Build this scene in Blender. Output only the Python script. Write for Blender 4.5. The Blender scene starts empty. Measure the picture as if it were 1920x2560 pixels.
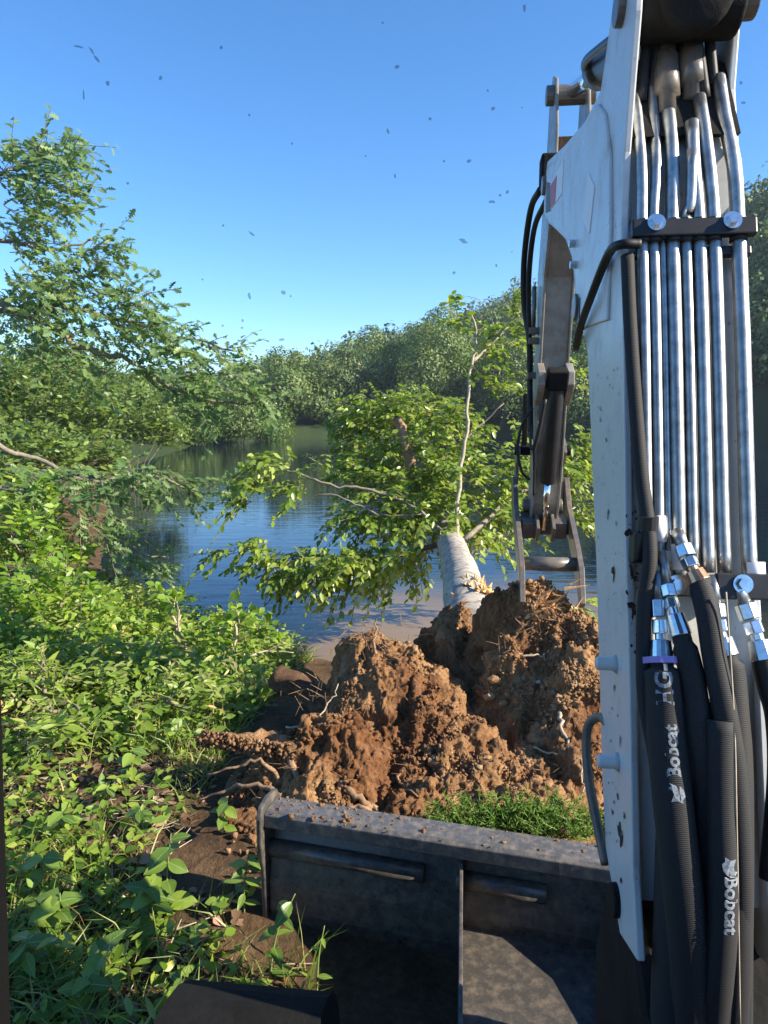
import bpy, math, random
import numpy as np
from mathutils import Vector, Matrix
rad = math.radians
random.seed(7)
rng = np.random.default_rng(11)
scn = bpy.context.scene
COL = scn.collection

# ------------------------------------------------------------------ camera, sky, sun, exposure
HC = 2.1                                   # eye height in the cab above the machine's ground
F_PX, PITCH = 1780.0, math.atan(240 / 1780.0)
cam = bpy.data.cameras.new('camera'); cam_o = bpy.data.objects.new('camera', cam); COL.objects.link(cam_o)
cam.sensor_fit = 'VERTICAL'; cam.sensor_height = 36; cam.lens = F_PX / 2560 * 36
cam.clip_start = .02; cam.clip_end = 6000
cam_o.location = (0, 0, HC); cam_o.rotation_euler = (math.pi / 2 - PITCH, 0, 0)
scn.camera = cam_o
SUN_EL, SUN_AZ = 30.0, 74.0                # azimuth: degrees right of straight behind the camera
sdir = Vector((math.sin(rad(SUN_AZ)) * math.cos(rad(SUN_EL)), -math.cos(rad(SUN_AZ)) * math.cos(rad(SUN_EL)), math.sin(rad(SUN_EL))))
w = bpy.data.worlds.new('World'); scn.world = w; w.use_nodes = True
nt = w.node_tree; bg = nt.nodes['Background']
sky = nt.nodes.new('ShaderNodeTexSky'); sky.sky_type = 'NISHITA'; sky.sun_disc = False
sky.sun_elevation = rad(SUN_EL); sky.sun_rotation = math.atan2(sdir.x, sdir.y)
sky.altitude = 900; sky.air_density = 1.0; sky.dust_density = .1; sky.ozone_density = 5.0
hs = nt.nodes.new('ShaderNodeHueSaturation'); hs.inputs['Saturation'].default_value = 1.16; nt.links.new(sky.outputs[0], hs.inputs['Color']); nt.links.new(hs.outputs[0], bg.inputs[0]); bg.inputs[1].default_value = .112
sun = bpy.data.lights.new('sun', 'SUN'); sun.energy = 5.0; sun.angle = rad(.55); sun.color = (1, .89, .72)
sun_o = bpy.data.objects.new('sun', sun); COL.objects.link(sun_o); sun_o.location = (8, -12, 14)
sun_o.rotation_euler = (-sdir).to_track_quat('-Z', 'Y').to_euler()
vs = scn.view_settings; vs.view_transform = 'Standard'; vs.look = 'None'; vs.gamma = 1; vs.exposure = 1.28
scn.render.engine = 'CYCLES'
scn.cycles.max_bounces = 7; scn.cycles.transparent_max_bounces = 12
scn.cycles.use_denoising = True

# ------------------------------------------------------------------ helpers: geometry of the place
CP, SP = math.cos(PITCH), math.sin(PITCH)
def ray(px, py):
    x = (px - 960) / F_PX; y = (1280 - py) / F_PX
    return np.array([x, CP + y * SP, -SP + y * CP])
def at(px, py, Y):
    r = ray(px, py); return np.array([0, 0, HC]) + r * (Y / r[1])
PSI = math.atan(190 / 1780.0)              # the machine's upper body looks this much right of the camera
MF = np.array([math.sin(PSI), math.cos(PSI), 0]); MR = np.array([math.cos(PSI), -math.sin(PSI), 0]); UP = np.array([0, 0, 1.])
def M(d, o, z): return MF * d + MR * o + UP * z
UA = rad(15.3)                             # undercarriage heading
UF = np.array([math.sin(UA), math.cos(UA), 0]); UR = np.array([math.cos(UA), -math.sin(UA), 0])
def U(f, l, z): return UF * f + UR * l + UP * z
def nrm(v): v = np.asarray(v, float); return v / (np.linalg.norm(v) + 1e-12)

def hash3(i, j, k, s):
    n = (i * 374761393 + j * 668265263 + k * 2147483647 + s * 1274126177) & 0xffffffff
    n = ((n ^ (n >> 13)) * 1274126177) & 0xffffffff
    return ((n ^ (n >> 16)) & 0xffff) / 65535.0
def vnoise(P, s=0):
    P = np.asarray(P, float); I = np.floor(P).astype(np.int64); f = P - I; f = f * f * (3 - 2 * f)
    r = 0
    for a in (0, 1):
        for b in (0, 1):
            for c in (0, 1):
                wgt = (f[..., 0] if a else 1 - f[..., 0]) * (f[..., 1] if b else 1 - f[..., 1]) * (f[..., 2] if c else 1 - f[..., 2])
                r = r + wgt * hash3(I[..., 0] + a, I[..., 1] + b, I[..., 2] + c, s)
    return r * 2 - 1
def fbm(P, oct=4, s=0, gain=.5):
    P = np.asarray(P, float); a, r = 1, 0
    for o in range(oct): r = r + a * vnoise(P * 2 ** o + 17.3 * o, s + o); a *= gain
    return r

# ------------------------------------------------------------------ helpers: objects
BASE = {}
def tag(o, label=None, cat=None, group=None, kind=None):
    if label: o['label'] = label
    if cat: o['category'] = cat
    if group: o['group'] = group
    if kind: o['kind'] = kind
    return o
def thing(name, label, cat, loc=(0, 0, 0), group=None):
    o = bpy.data.objects.new(name, None); COL.objects.link(o); o.location = loc; o.empty_display_size = .2
    BASE[o.name] = np.array(loc, float)
    return tag(o, label, cat, group)
def link(name, me, mat, parent, smooth=False, kind=None):
    o = bpy.data.objects.new(name, me); COL.objects.link(o)
    for m in (mat if isinstance(mat, (list, tuple)) else [mat]): me.materials.append(m)
    if smooth: me.shade_smooth()
    if parent is not None: o.parent = parent
    BASE[o.name] = BASE[parent.name] if parent is not None else np.zeros(3)
    if kind: o['kind'] = kind
    return o
def np_mesh(name, V, faces, mat, parent=None, smooth=False, kind=None, rnd=None, mi=None):
    """faces: array (F,k) or list of arrays of different k"""
    V = np.asarray(V, float)
    if parent is not None: V = V - BASE[parent.name]
    fl = faces if isinstance(faces, list) else [faces]
    fl = [np.asarray(f, np.int32) for f in fl if len(f)]
    me = bpy.data.meshes.new(name)
    loops = np.concatenate([f.ravel() for f in fl]); tot = np.concatenate([np.full(len(f), f.shape[1], np.int32) for f in fl])
    start = np.concatenate([[0], np.cumsum(tot)[:-1]]).astype(np.int32)
    me.vertices.add(len(V)); me.vertices.foreach_set('co', V.astype(np.float32).ravel())
    me.loops.add(len(loops)); me.loops.foreach_set('vertex_index', loops.astype(np.int32))
    me.polygons.add(len(tot)); me.polygons.foreach_set('loop_start', start); me.polygons.foreach_set('loop_total', tot)
    if mi is not None: me.polygons.foreach_set('material_index', np.asarray(mi, np.int32))
    me.update(calc_edges=True); me.validate()
    if rnd is not None:
        a = me.attributes.new('rnd', 'FLOAT', 'POINT'); a.data.foreach_set('value', np.asarray(rnd, np.float32))
    return link(name, me, mat, parent, smooth, kind)

class MB:
    def __init__(s): s.v = []; s.f = []
    def add(s, V, Fs):
        b = len(s.v); s.v += [tuple(map(float, p)) for p in V]; s.f += [tuple(i + b for i in f) for f in Fs]; return s
    def prism(s, pts, a, b):
        """pts: closed loop of 3D points on the side a (function side->point list)"""
        A = [np.asarray(p, float) + a for p in pts]; B = [np.asarray(p, float) + b for p in pts]; n = len(pts)
        s.add(A + B, [tuple(range(n))[::-1], tuple(range(n, 2 * n))] + [(i, (i + 1) % n, n + (i + 1) % n, n + i) for i in range(n)])
        return s
    def box(s, c, ax, ay, az, hx, hy, hz):
        c = np.asarray(c, float); V = [c + ax * hx * i + ay * hy * j + az * hz * k for k in (-1, 1) for j in (-1, 1) for i in (-1, 1)]
        return s.add(V, [(0, 2, 3, 1), (4, 5, 7, 6), (0, 1, 5, 4), (2, 6, 7, 3), (0, 4, 6, 2), (1, 3, 7, 5)])
    def tube(s, path, r, n=10, cap=True, ph=0):
        path = [np.asarray(p, float) for p in path]; m = len(path)
        R = [r] * m if np.isscalar(r) else list(r)
        T = [nrm(path[min(i + 1, m - 1)] - path[max(i - 1, 0)]) for i in range(m)]
        a = np.array([0, 0, 1.]) if abs(T[0][2]) < .9 else np.array([1., 0, 0])
        N = nrm(np.cross(T[0], a)); V = []
        for i in range(m):
            N = nrm(N - T[i] * np.dot(N, T[i])); B = np.cross(T[i], N)
            for k in range(n):
                t = 2 * math.pi * k / n + ph; V.append(path[i] + (N * math.cos(t) + B * math.sin(t)) * R[i])
        Fs = [(i * n + k, i * n + (k + 1) % n, (i + 1) * n + (k + 1) % n, (i + 1) * n + k) for i in range(m - 1) for k in range(n)]
        if cap: Fs += [tuple(range(n))[::-1], tuple(range((m - 1) * n, m * n))]
        return s.add(V, Fs)
    def build(s, name, mat, parent=None, smooth=False, bevel=0, kind=None):
        V = np.array(s.v)
        if parent is not None: V = V - BASE[parent.name]
        me = bpy.data.meshes.new(name); me.from_pydata([tuple(p) for p in V], [], s.f); me.update()
        o = link(name, me, mat, parent, smooth, kind)
        if bevel:
            b = o.modifiers.new('b', 'BEVEL'); b.width = bevel; b.segments = 2; b.limit_method = 'ANGLE'; b.angle_limit = rad(40)
        if smooth == 'auto':
            pass
        return o
def spline(pts, n=8):
    P = [np.asarray(p, float) for p in pts]; P = [2 * P[0] - P[1]] + P + [2 * P[-1] - P[-2]]; out = []
    for i in range(1, len(P) - 2):
        for k in range(n):
            t = k / n; a, b, c, d = P[i - 1:i + 3]
            out.append(.5 * (2 * b + (c - a) * t + (2 * a - 5 * b + 4 * c - d) * t * t + (3 * b - a - 3 * c + d) * t ** 3))
    return out + [P[-2]]
def smooth_by_angle(o, a=40):
    me = o.data; me.shade_smooth()
    try: me.set_sharp_from_angle(angle=rad(a))
    except Exception: pass
    return o

# ------------------------------------------------------------------ materials
def mat_new(name):
    m = bpy.data.materials.new(name); m.use_nodes = True; t = m.node_tree
    return m, t, t.nodes['Principled BSDF'], t.nodes['Material Output']
def N(t, kind, **kw):
    n = t.nodes.new('ShaderNode' + kind)
    for k, v in kw.items():
        if k.startswith('i_'):
            key = k[2:]; key = int(key) if key.isdigit() else key.replace('_', ' '); n.inputs[key].default_value = v
        else: setattr(n, k, v)
    return n
def ramp(t, stops, fac=None):
    r = t.nodes.new('ShaderNodeValToRGB'); e = r.color_ramp.elements
    while len(e) < len(stops): e.new(.5)
    for i, (p, c) in enumerate(stops): e[i].position = p; e[i].color = (*c, 1) if len(c) == 3 else c
    if fac is not None: t.links.new(fac, r.inputs[0])
    return r
def coords(t, scale=1):
    g = N(t, 'NewGeometry'); mp = N(t, 'Mapping'); mp.inputs['Scale'].default_value = (scale,) * 3 if np.isscalar(scale) else scale
    t.links.new(g.outputs['Position'], mp.inputs[0]); return mp.outputs[0]
def noise(t, vec, scale, detail=6, rough=.6):
    n = N(t, 'TexNoise', i_Scale=scale, i_Detail=detail, i_Roughness=rough); t.links.new(vec, n.inputs['Vector']); return n.outputs[0]
def bump(t, h, p, s=.4, d=.02):
    b = N(t, 'Bump', i_Strength=s, i_Distance=d); t.links.new(h, b.inputs['Height']); t.links.new(b.outputs[0], p.inputs['Normal']); return b
def mixc(t, fac, a, b):
    m = N(t, 'Mix', data_type='RGBA'); 
    if hasattr(fac, 'links'): t.links.new(fac, m.inputs[0])
    else: m.inputs[0].default_value = fac
    for s, v in ((6, a), (7, b)):
        if hasattr(v, 'links'): t.links.new(v, m.inputs[s])
        else: m.inputs[s].default_value = (*v, 1)
    return m.outputs[2]

def leaf_mat(name, c0, c1, c2, trans=.35, rough=.42, tcol=None):
    m, t, p, out = mat_new(name)
    a = N(t, 'Attribute', attribute_name='rnd')
    r = ramp(t, [(0, c0), (.5, c1), (.95, c2), (1, (c2[0] * 1.7, c2[1] * 1.05, c2[2] * 1.3))], a.outputs['Fac'])
    t.links.new(r.outputs[0], p.inputs['Base Color']); p.inputs['Roughness'].default_value = rough
    p.inputs['Specular IOR Level'].default_value = .45
    tr = N(t, 'BsdfTranslucent'); hs = N(t, 'HueSaturation', i_Saturation=1.1, i_Value=1.5, i_Hue=.485)
    t.links.new(r.outputs[0], hs.inputs['Color']); t.links.new(hs.outputs[0], tr.inputs[0])
    mx = N(t, 'MixShader'); mx.inputs[0].default_value = trans
    t.links.new(p.outputs[0], mx.inputs[1]); t.links.new(tr.outputs[0], mx.inputs[2]); t.links.new(mx.outputs[0], out.inputs[0])
    return m
MT = {}
MT['oak'] = leaf_mat('oak_leaves', (.085, .155, .05), (.155, .255, .085), (.26, .36, .13), .48)
MT['shrub'] = leaf_mat('shrub_leaves', (.085, .165, .02), (.18, .31, .034), (.32, .44, .06), .45)
MT['small'] = leaf_mat('small_shrub_leaves', (.065, .12, .02), (.125, .2, .036), (.2, .28, .06), .35)
MT['fallen'] = leaf_mat('fallen_tree_leaves', (.075, .14, .02), (.19, .285, .038), (.42, .49, .12), .42, .3)
MT['herb'] = leaf_mat('herb_leaves', (.085, .16, .02), (.18, .29, .034), (.34, .42, .07), .42)
MT['bigleaf'] = leaf_mat('broad_leaves', (.07, .15, .02), (.11, .21, .03), (.15, .26, .04), .34)
MT['grass'] = leaf_mat('grass_blades', (.10, .17, .025), (.2, .29, .05), (.42, .4, .15), .38)
MT['wood'] = leaf_mat('far_wood_leaves', (.04, .08, .022), (.105, .165, .042), (.2, .265, .075), .22, .6)
MT['bankcrown'] = leaf_mat('bank_tree_leaves', (.055, .10, .026), (.12, .185, .045), (.22, .29, .08), .28, .55)
MT['litter'] = leaf_mat('dead_leaves', (.07, .04, .022), (.16, .095, .055), (.33, .23, .15), .12, .7)
MT['cedar'] = leaf_mat('cedar_sprays', (.08, .17, .02), (.14, .26, .035), (.22, .36, .06), .3)

def plain(name, c, rough=.6, metal=0, spec=.4, var=.0, scale=6, bmp=0, bscale=40):
    m, t, p, out = mat_new(name)
    p.inputs['Roughness'].default_value = rough; p.inputs['Metallic'].default_value = metal; p.inputs['Specular IOR Level'].default_value = spec
    if var:
        v = coords(t); n = noise(t, v, scale, 8, .65)
        r = ramp(t, [(.3, tuple(x * (1 - var) for x in c)), (.7, tuple(min(1, x * (1 + var)) for x in c))], n); t.links.new(r.outputs[0], p.inputs['Base Color'])
    else: p.inputs['Base Color'].default_value = (*c, 1)
    if bmp:
        v = coords(t); n = noise(t, v, bscale, 5); bump(t, n, p, bmp, .01)
    return m
def soil_mat(name, c0, c1, c2, sc=7):
    m, t, p, out = mat_new(name); v = coords(t)
    n = noise(t, v, sc, 9, .7); n2 = noise(t, v, sc * 9, 5, .7)
    r = ramp(t, [(.25, c0), (.5, c1), (.75, c2)], n); r2 = ramp(t, [(.3, (.5, .5, .5)), (.75, (1.25, 1.2, 1.15))], n2)
    mu = N(t, 'Mix', data_type='RGBA', blend_type='MULTIPLY'); mu.inputs[0].default_value = .8
    n3 = noise(t, v, 2.1, 3, .5); r3 = ramp(t, [(.38, (.55, .42, .36)), (.6, (1.08, 1.06, 1.0))], n3); m3 = N(t, 'Mix', data_type='RGBA', blend_type='MULTIPLY'); m3.inputs[0].default_value = .9
    t.links.new(r.outputs[0], mu.inputs[6]); t.links.new(r2.outputs[0], mu.inputs[7]); t.links.new(mu.outputs[2], m3.inputs[6]); t.links.new(r3.outputs[0], m3.inputs[7]); t.links.new(m3.outputs[2], p.inputs['Base Color'])
    p.inputs['Roughness'].default_value = .95; p.inputs['Specular IOR Level'].default_value = .15
    ad = N(t, 'Math', operation='ADD'); t.links.new(n, ad.inputs[0]); t.links.new(n2, ad.inputs[1]); bump(t, ad.outputs[0], p, .8, .02)
    return m
MT['clay'] = soil_mat('red_clay', (.145, .078, .04), (.31, .18, .09), (.47, .31, .18))
MT['clod'] = soil_mat('clay_clods', (.21, .12, .06), (.39, .24, .13), (.56, .39, .245), 11)
MT['dark_soil'] = soil_mat('dark_bank_soil', (.05, .03, .018), (.10, .06, .035), (.17, .11, .07))
MT['root'] = plain('root_bark', (.26, .16, .09), .85, var=.45, scale=30, bmp=.6)
MT['twig'] = plain('pale_twigs', (.36, .30, .22), .8, var=.3, scale=25)
MT['branch'] = plain('branch_bark', (.2, .17, .125), .8, var=.35, scale=22, bmp=.3)
MT['darkbark'] = plain('dark_bark', (.09, .07, .05), .9, var=.4, scale=14, bmp=.5)
MT['raw_wood'] = plain('torn_wood', (.62, .36, .15), .8, var=.35, scale=18, bmp=.6)
MT['muddy'] = soil_mat('muddy_bark', (.09, .055, .035), (.2, .13, .085), (.32, .22, .15), 16)
MT['stone'] = plain('grey_stone', (.32, .29, .25), .8, var=.3, scale=12, bmp=.4)

# trunk bark: pale grey with thin horizontal streaks across the trunk
m, t, p, out = mat_new('beech_bark'); v = coords(t)
wv = N(t, 'TexWave', i_Scale=2.4, i_Distortion=15, i_Detail=7, i_Detail_Scale=3.0); wv.bands_direction = 'Y'; t.links.new(v, wv.inputs[0])
n = noise(t, v, 13, 7, .7)
c = mixc(t, n, (.24, .205, .165), (.56, .51, .44)); r = ramp(t, [(.05, (.28, .25, .22)), (.5, (1, 1, 1))], wv.outputs[0])
mu = N(t, 'Mix', data_type='RGBA', blend_type='MULTIPLY'); mu.inputs[0].default_value = .6
t.links.new(c, mu.inputs[6]); t.links.new(r.outputs[0], mu.inputs[7]); t.links.new(mu.outputs[2], p.inputs['Base Color'])
p.inputs['Roughness'].default_value = .8; bump(t, n, p, .25, .006); MT['beech'] = m

# painted steel, dirty white
def paint(name, base, dirt, amount=.62, ns=7):
    m, t, p, out = mat_new(name); v = coords(t)
    n = noise(t, v, ns, 9, .72); sp = noise(t, v, 85, 4, .6); n2 = noise(t, coords(t, (30, 30, 5)), 1.6, 8, .7)
    r = ramp(t, [(amount - .08, (0, 0, 0)), (amount + .12, (.75,) * 3)], n); c = mixc(t, r.outputs[0], base, dirt)
    r2 = ramp(t, [(.70, (0, 0, 0)), (.735, (1, 1, 1))], sp); c2 = mixc(t, r2.outputs[0], c, (.035, .03, .026))
    r3 = ramp(t, [(.645, (0, 0, 0)), (.69, (.9,) * 3)], n2); c3 = mixc(t, r3.outputs[0], c2, (.06, .05, .045))
    t.links.new(c3, p.inputs['Base Color']); p.inputs['Specular IOR Level'].default_value = .5
    rr = ramp(t, [(.3, (.22,) * 3), (.75, (.5,) * 3)], n); t.links.new(rr.outputs[0], p.inputs['Roughness'])
    bump(t, n, p, .08, .004); return m
MT['white'] = paint('white_machine_paint', (.60, .61, .60), (.40, .37, .33))
MT['dusty'] = paint('dusty_stick_paint', (.30, .275, .235), (.16, .135, .105), .5)
MT['grey_steel'] = paint('worn_grey_steel', (.10, .095, .09), (.2, .15, .105), .5, 16)
MT['blade'] = paint('worn_black_blade', (.062, .058, .054), (.18, .145, .11), .54, 22)
MT['blade_rim'] = paint('scuffed_blade_rim', (.085, .085, .085), (.26, .21, .16), .54, 26)
MT['rust'] = plain('rusty_steel', (.19, .095, .05), .8, var=.55, scale=14, bmp=.4)
MT['zinc'] = plain('zinc_tube', (.36, .37, .365), .42, 1, .5, var=.38, scale=26)
MT['chrome'] = plain('chrome_rod', (.8, .8, .8), .08, 1)
MT['fitting'] = plain('plated_fitting', (.66, .70, .72), .26, 1, var=.2, scale=40)
MT['copper'] = plain('coppery_ferrule', (.55, .30, .17), .35, 1, var=.3, scale=40)
MT['rubber'] = plain('black_rubber', (.014, .014, .015), .55, spec=.35, var=.3, scale=30)
MT['black'] = plain('black_paint', (.018, .018, .02), .42, spec=.4, var=.4, scale=20)
MT['dullblack'] = plain('dull_black_casting', (.010, .0095, .009), .8, spec=.2, var=.5, scale=9, bmp=.3)
MT['cabgrey'] = plain('cab_trim', (.006, .006, .006), .9, spec=.05)
m, t, p, out = mat_new('woven_sleeve'); v = coords(t)
wv = N(t, 'TexWave', i_Scale=85, i_Distortion=.6, i_Detail=1); wv.bands_direction = 'Z'; t.links.new(v, wv.inputs[0])
c = mixc(t, wv.outputs[0], (.008, .008, .009), (.017, .017, .018)); t.links.new(c, p.inputs['Base Color'])
p.inputs['Roughness'].default_value = .75; bump(t, wv.outputs[0], p, .3, .002); MT['sleeve'] = m
MT['letter'] = plain('sleeve_print', (.22, .25, .28), .85, var=.6, scale=160)
MT['tape_p'] = plain('purple_tape', (.30, .24, .58), .5)
MT['tape_g'] = plain('green_tape', (.12, .25, .22), .5)
MT['label_w'] = plain('white_label', (.8, .8, .8), .5)
MT['label_r'] = plain('red_label', (.5, .09, .08), .5)
MT['label_k'] = plain('black_label', (.05, .05, .05), .5)
m, t, p, out = mat_new('windshield_glass'); tb = N(t, 'BsdfTransparent'); t.links.new(tb.outputs[0], out.inputs[0]); t.nodes.remove(p); MT['glass'] = m
m, t, p, out = mat_new('glass_dirt'); tb = N(t, 'BsdfTransparent'); df = N(t, 'BsdfDiffuse'); df.inputs[0].default_value = (.012, .016, .025, 1)
mx = N(t, 'MixShader'); mx.inputs[0].default_value = .5; t.links.new(tb.outputs[0], mx.inputs[1]); t.links.new(df.outputs[0], mx.inputs[2]); t.links.new(mx.outputs[0], out.inputs[0])
t.nodes.remove(p); MT['speck'] = m

# ------------------------------------------------------------------ terrain and water
WATER = -.6
SHORE = np.array([(70, 9), (8, 6.8), (3, 6.9), (1, 7.1), (-.3, 7.4), (-1.2, 7.9), (-2.5, 9), (-4.7, 11.5), (-8, 20), (-14, 40), (-18, 68), (-12, 82), (5, 90), (20, 92), (32, 80), (44, 58), (70, 48)], float)
def shore_dist(X, Y):
    P = np.stack([X, Y], -1); d = np.full(X.shape, 1e9); ins = np.zeros(X.shape, bool); n = len(SHORE)
    for i in range(n):
        a, b = SHORE[i], SHORE[(i + 1) % n]; ab = b - a; tt = np.clip(((P - a) @ ab) / (ab @ ab), 0, 1)
        d = np.minimum(d, np.linalg.norm(P - (a + tt[..., None] * ab), axis=-1))
        c = ((a[1] > Y) != (b[1] > Y)) & (X < (b[0] - a[0]) * (Y - a[1]) / (b[1] - a[1] + 1e-12) + a[0]); ins ^= c
    return np.where(ins, -d, d)                       # positive on land
def ridgeY(az): return np.interp(az, [-.6, -.4, -.2, -.09, .022, .191, .528, .9], [1200, 900, 520, 390, 316, 215, 118, 80])
def shoreY(az): return np.interp(az, [-.6, -.35, -.2, -.1, 0, .2, .4, .528, .9], [60, 65, 76, 84, 90, 92, 82, 72, 55])
def ground_h(X, Y):
    sd = shore_dist(X, Y); P = np.stack([X, Y, 0 * X], -1)
    nz = fbm(P * .9, 4, 3) * .06 + fbm(P * 4, 3, 5) * .02
    land = WATER + .6 * np.clip(sd / 2.6, 0, 1) ** .8 + np.clip(sd - 3, 0, 12) * .03 * (Y > 7)
    bed = WATER + np.maximum(sd, -5) * .32
    h = np.where(sd > 0, land, bed) + nz
    az = X / np.maximum(Y, 1); t = np.clip((Y - shoreY(az)) / (ridgeY(az) - shoreY(az)), 0, 1); far = (Y > 45)
    Hr = np.interp(az, [-.45, -.25, -.09, 0, .1, .2, .35, .5], [3, 10, 17, 21, 24, 26, 29, 30])
    hill = Hr * (1 - (1 - t) ** 1.5) * np.clip((ridgeY(az) * 1.5 - Y) / (ridgeY(az) * .5), .2, 1)
    h = h + np.where(far & (sd > 0), hill + np.clip(sd, 0, 10) * .05 + fbm(P * .05, 3, 9) * 1.0 * t, 0)
    return h
def gh(x, y): return float(ground_h(np.array([float(x)]), np.array([float(y)]))[0])
n = 341; u = np.linspace(-1, 1, n); K = 6.6
gx = 760 * np.sinh(K * u) / np.sinh(K) - .5; gy = 760 * np.sinh(K * u) / np.sinh(K) + 4.5
GX, GY = np.meshgrid(gx, gy); GZ = ground_h(GX, GY)
idx = np.arange(n * n).reshape(n, n)
Q = np.stack([idx[:-1, :-1], idx[:-1, 1:], idx[1:, 1:], idx[1:, :-1]], -1).reshape(-1, 4)
m, t, p, out = mat_new('bank_ground'); v = coords(t); n1 = noise(t, v, 2.2, 9, .7); n2 = noise(t, v, 26, 6, .7)
c = ramp(t, [(.3, (.055, .036, .022)), (.5, (.11, .07, .04)), (.72, (.2, .125, .07))], n1); c2 = ramp(t, [(.3, (.45, .45, .45)), (.8, (1.3, 1.25, 1.2))], n2)
mu = N(t, 'Mix', data_type='RGBA', blend_type='MULTIPLY'); mu.inputs[0].default_value = .85; t.links.new(c.outputs[0], mu.inputs[6]); t.links.new(c2.outputs[0], mu.inputs[7])
sx = N(t, 'SeparateXYZ'); g = N(t, 'NewGeometry'); t.links.new(g.outputs['Position'], sx.inputs[0])
rr = ramp(t, [(0, (0, 0, 0)), (1, (1, 1, 1))]); mr = N(t, 'MapRange', i_1=30, i_2=45); t.links.new(sx.outputs[1], mr.inputs[0])
cc = mixc(t, mr.outputs[0], mu.outputs[2], (.03, .05, .018)); t.links.new(cc, p.inputs['Base Color'])
p.inputs['Roughness'].default_value = .95; p.inputs['Specular IOR Level'].default_value = .15; bump(t, n2, p, .8, .03); MT['ground'] = m
np_mesh('ground', np.stack([GX, GY, GZ], -1).reshape(-1, 3), Q, MT['ground'], None, True, 'structure')

m, t, p, out = mat_new('pond_water'); v = coords(t)
sx = N(t, 'SeparateXYZ'); t.links.new(v, sx.inputs[0])
n1 = noise(t, v, .55, 5, .6)
# silt stirred up around the fallen trunk, clearing away from the bank
vd = N(t, 'VectorMath', operation='DISTANCE'); vd.inputs[1].default_value = (1.2, 7.6, -.6); sc = N(t, 'Mapping'); t.links.new(v, vd.inputs[0])
ad = N(t, "Math", operation='MULTIPLY_ADD'); ad.inputs[1].default_value = 3.2; t.links.new(n1, ad.inputs[0]); t.links.new(vd.outputs['Value'], ad.inputs[2])
r = ramp(t, [(0, (.25, .165, .062)), (.45, (.15, .10, .042)), (.72, (.04, .042, .032)), (1, (.003, .010, .022))])
mr = N(t, 'MapRange', i_1=2.4, i_2=6.6); t.links.new(ad.outputs[0], mr.inputs[0]); t.links.new(mr.outputs[0], r.inputs[0]); t.links.new(r.outputs[0], p.inputs['Base Color'])
p.inputs['Roughness'].default_value = .035; p.inputs['IOR'].default_value = 1.33; p.inputs['Specular IOR Level'].default_value = .5
w1 = N(t, 'TexNoise', i_Scale=1.0, i_Detail=3, i_Roughness=.5); mp = N(t, 'Mapping'); mp.inputs['Scale'].default_value = (.9, 3.4, 1); mp.inputs['Rotation'].default_value = (0, 0, rad(14))
t.links.new(v, mp.inputs[0]); t.links.new(mp.outputs[0], w1.inputs['Vector'])
bump(t, w1.outputs[0], p, .15, .05); MT['water'] = m
np_mesh('water', [(x, y, WATER) for x, y in ((-30, 5), (80, 5), (80, 100), (-30, 100))], np.array([[0, 1, 2, 3]]), MT['water'], None, False, 'structure')

# ------------------------------------------------------------------ foliage helpers
def template(kind):
    if kind == 'oval': X = [0, .3, .66, 1]; W = [0, .25, .2, 0]
    elif kind == 'round': X = [0, .25, .7, 1]; W = [0, .34, .32, 0]
    elif kind == 'lance': X = [0, .3, .62, 1]; W = [0, .13, .12, 0]
    elif kind == 'oak': X = [0, .16, .28, .36, .5, .58, .74, .8, 1]; W = [.015, .17, .06, .30, .09, .33, .1, .2, 0]
    elif kind == 'clump': return np.array([(0, -.12, 0), (.55, -.42, .08), (1, .1, -.05), (.4, .44, .1)]), [(0, 1, 2, 3)]
    mid = [(x, 0, -.10 * x * x) for x in X]; n = len(X)
    L = [(x, wd, -.10 * x * x + .22 * wd) for x, wd in zip(X, W)]; R = [(x, -wd, z) for x, wd, z in L]
    V = mid + L[1:-1] + R[1:-1]; k = n - 2
    fl = [0] + list(range(1, n))                              # mid chain
    left = tuple(fl) + tuple(n + i for i in range(k))[::-1]
    right = tuple(fl[::-1]) + tuple(n + k + i for i in range(k))
    return np.array(V), [left[::1], right]
TPL = {k: template(k) for k in ('oval', 'round', 'lance', 'oak', 'clump')}
def leaves_arrays(P, D, Nn, S, kind, rnd):
    """P positions, D tip directions, Nn approximate normals, S sizes"""
    D = D / np.linalg.norm(D, axis=1, keepdims=True); Y = np.cross(Nn, D); Y /= np.linalg.norm(Y, axis=1, keepdims=True) + 1e-9; Z = np.cross(D, Y)
    tv, tf = TPL[kind]; k = len(tv)
    V = P[:, None, :] + S[:, None, None] * (tv[None, :, 0:1] * D[:, None] + tv[None, :, 1:2] * Y[:, None] + tv[None, :, 2:3] * Z[:, None])
    off = (np.arange(len(P)) * k)[:, None]
    Fs = [np.array(f)[None] + off for f in tf]
    F2 = np.concatenate(Fs) if len({len(f) for f in tf}) == 1 else Fs
    return V.reshape(-1, 3), F2, np.repeat(rnd, k)
def rdir(n, r=rng): v = r.normal(size=(n, 3)); return v / np.linalg.norm(v, axis=1, keepdims=True)
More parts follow.
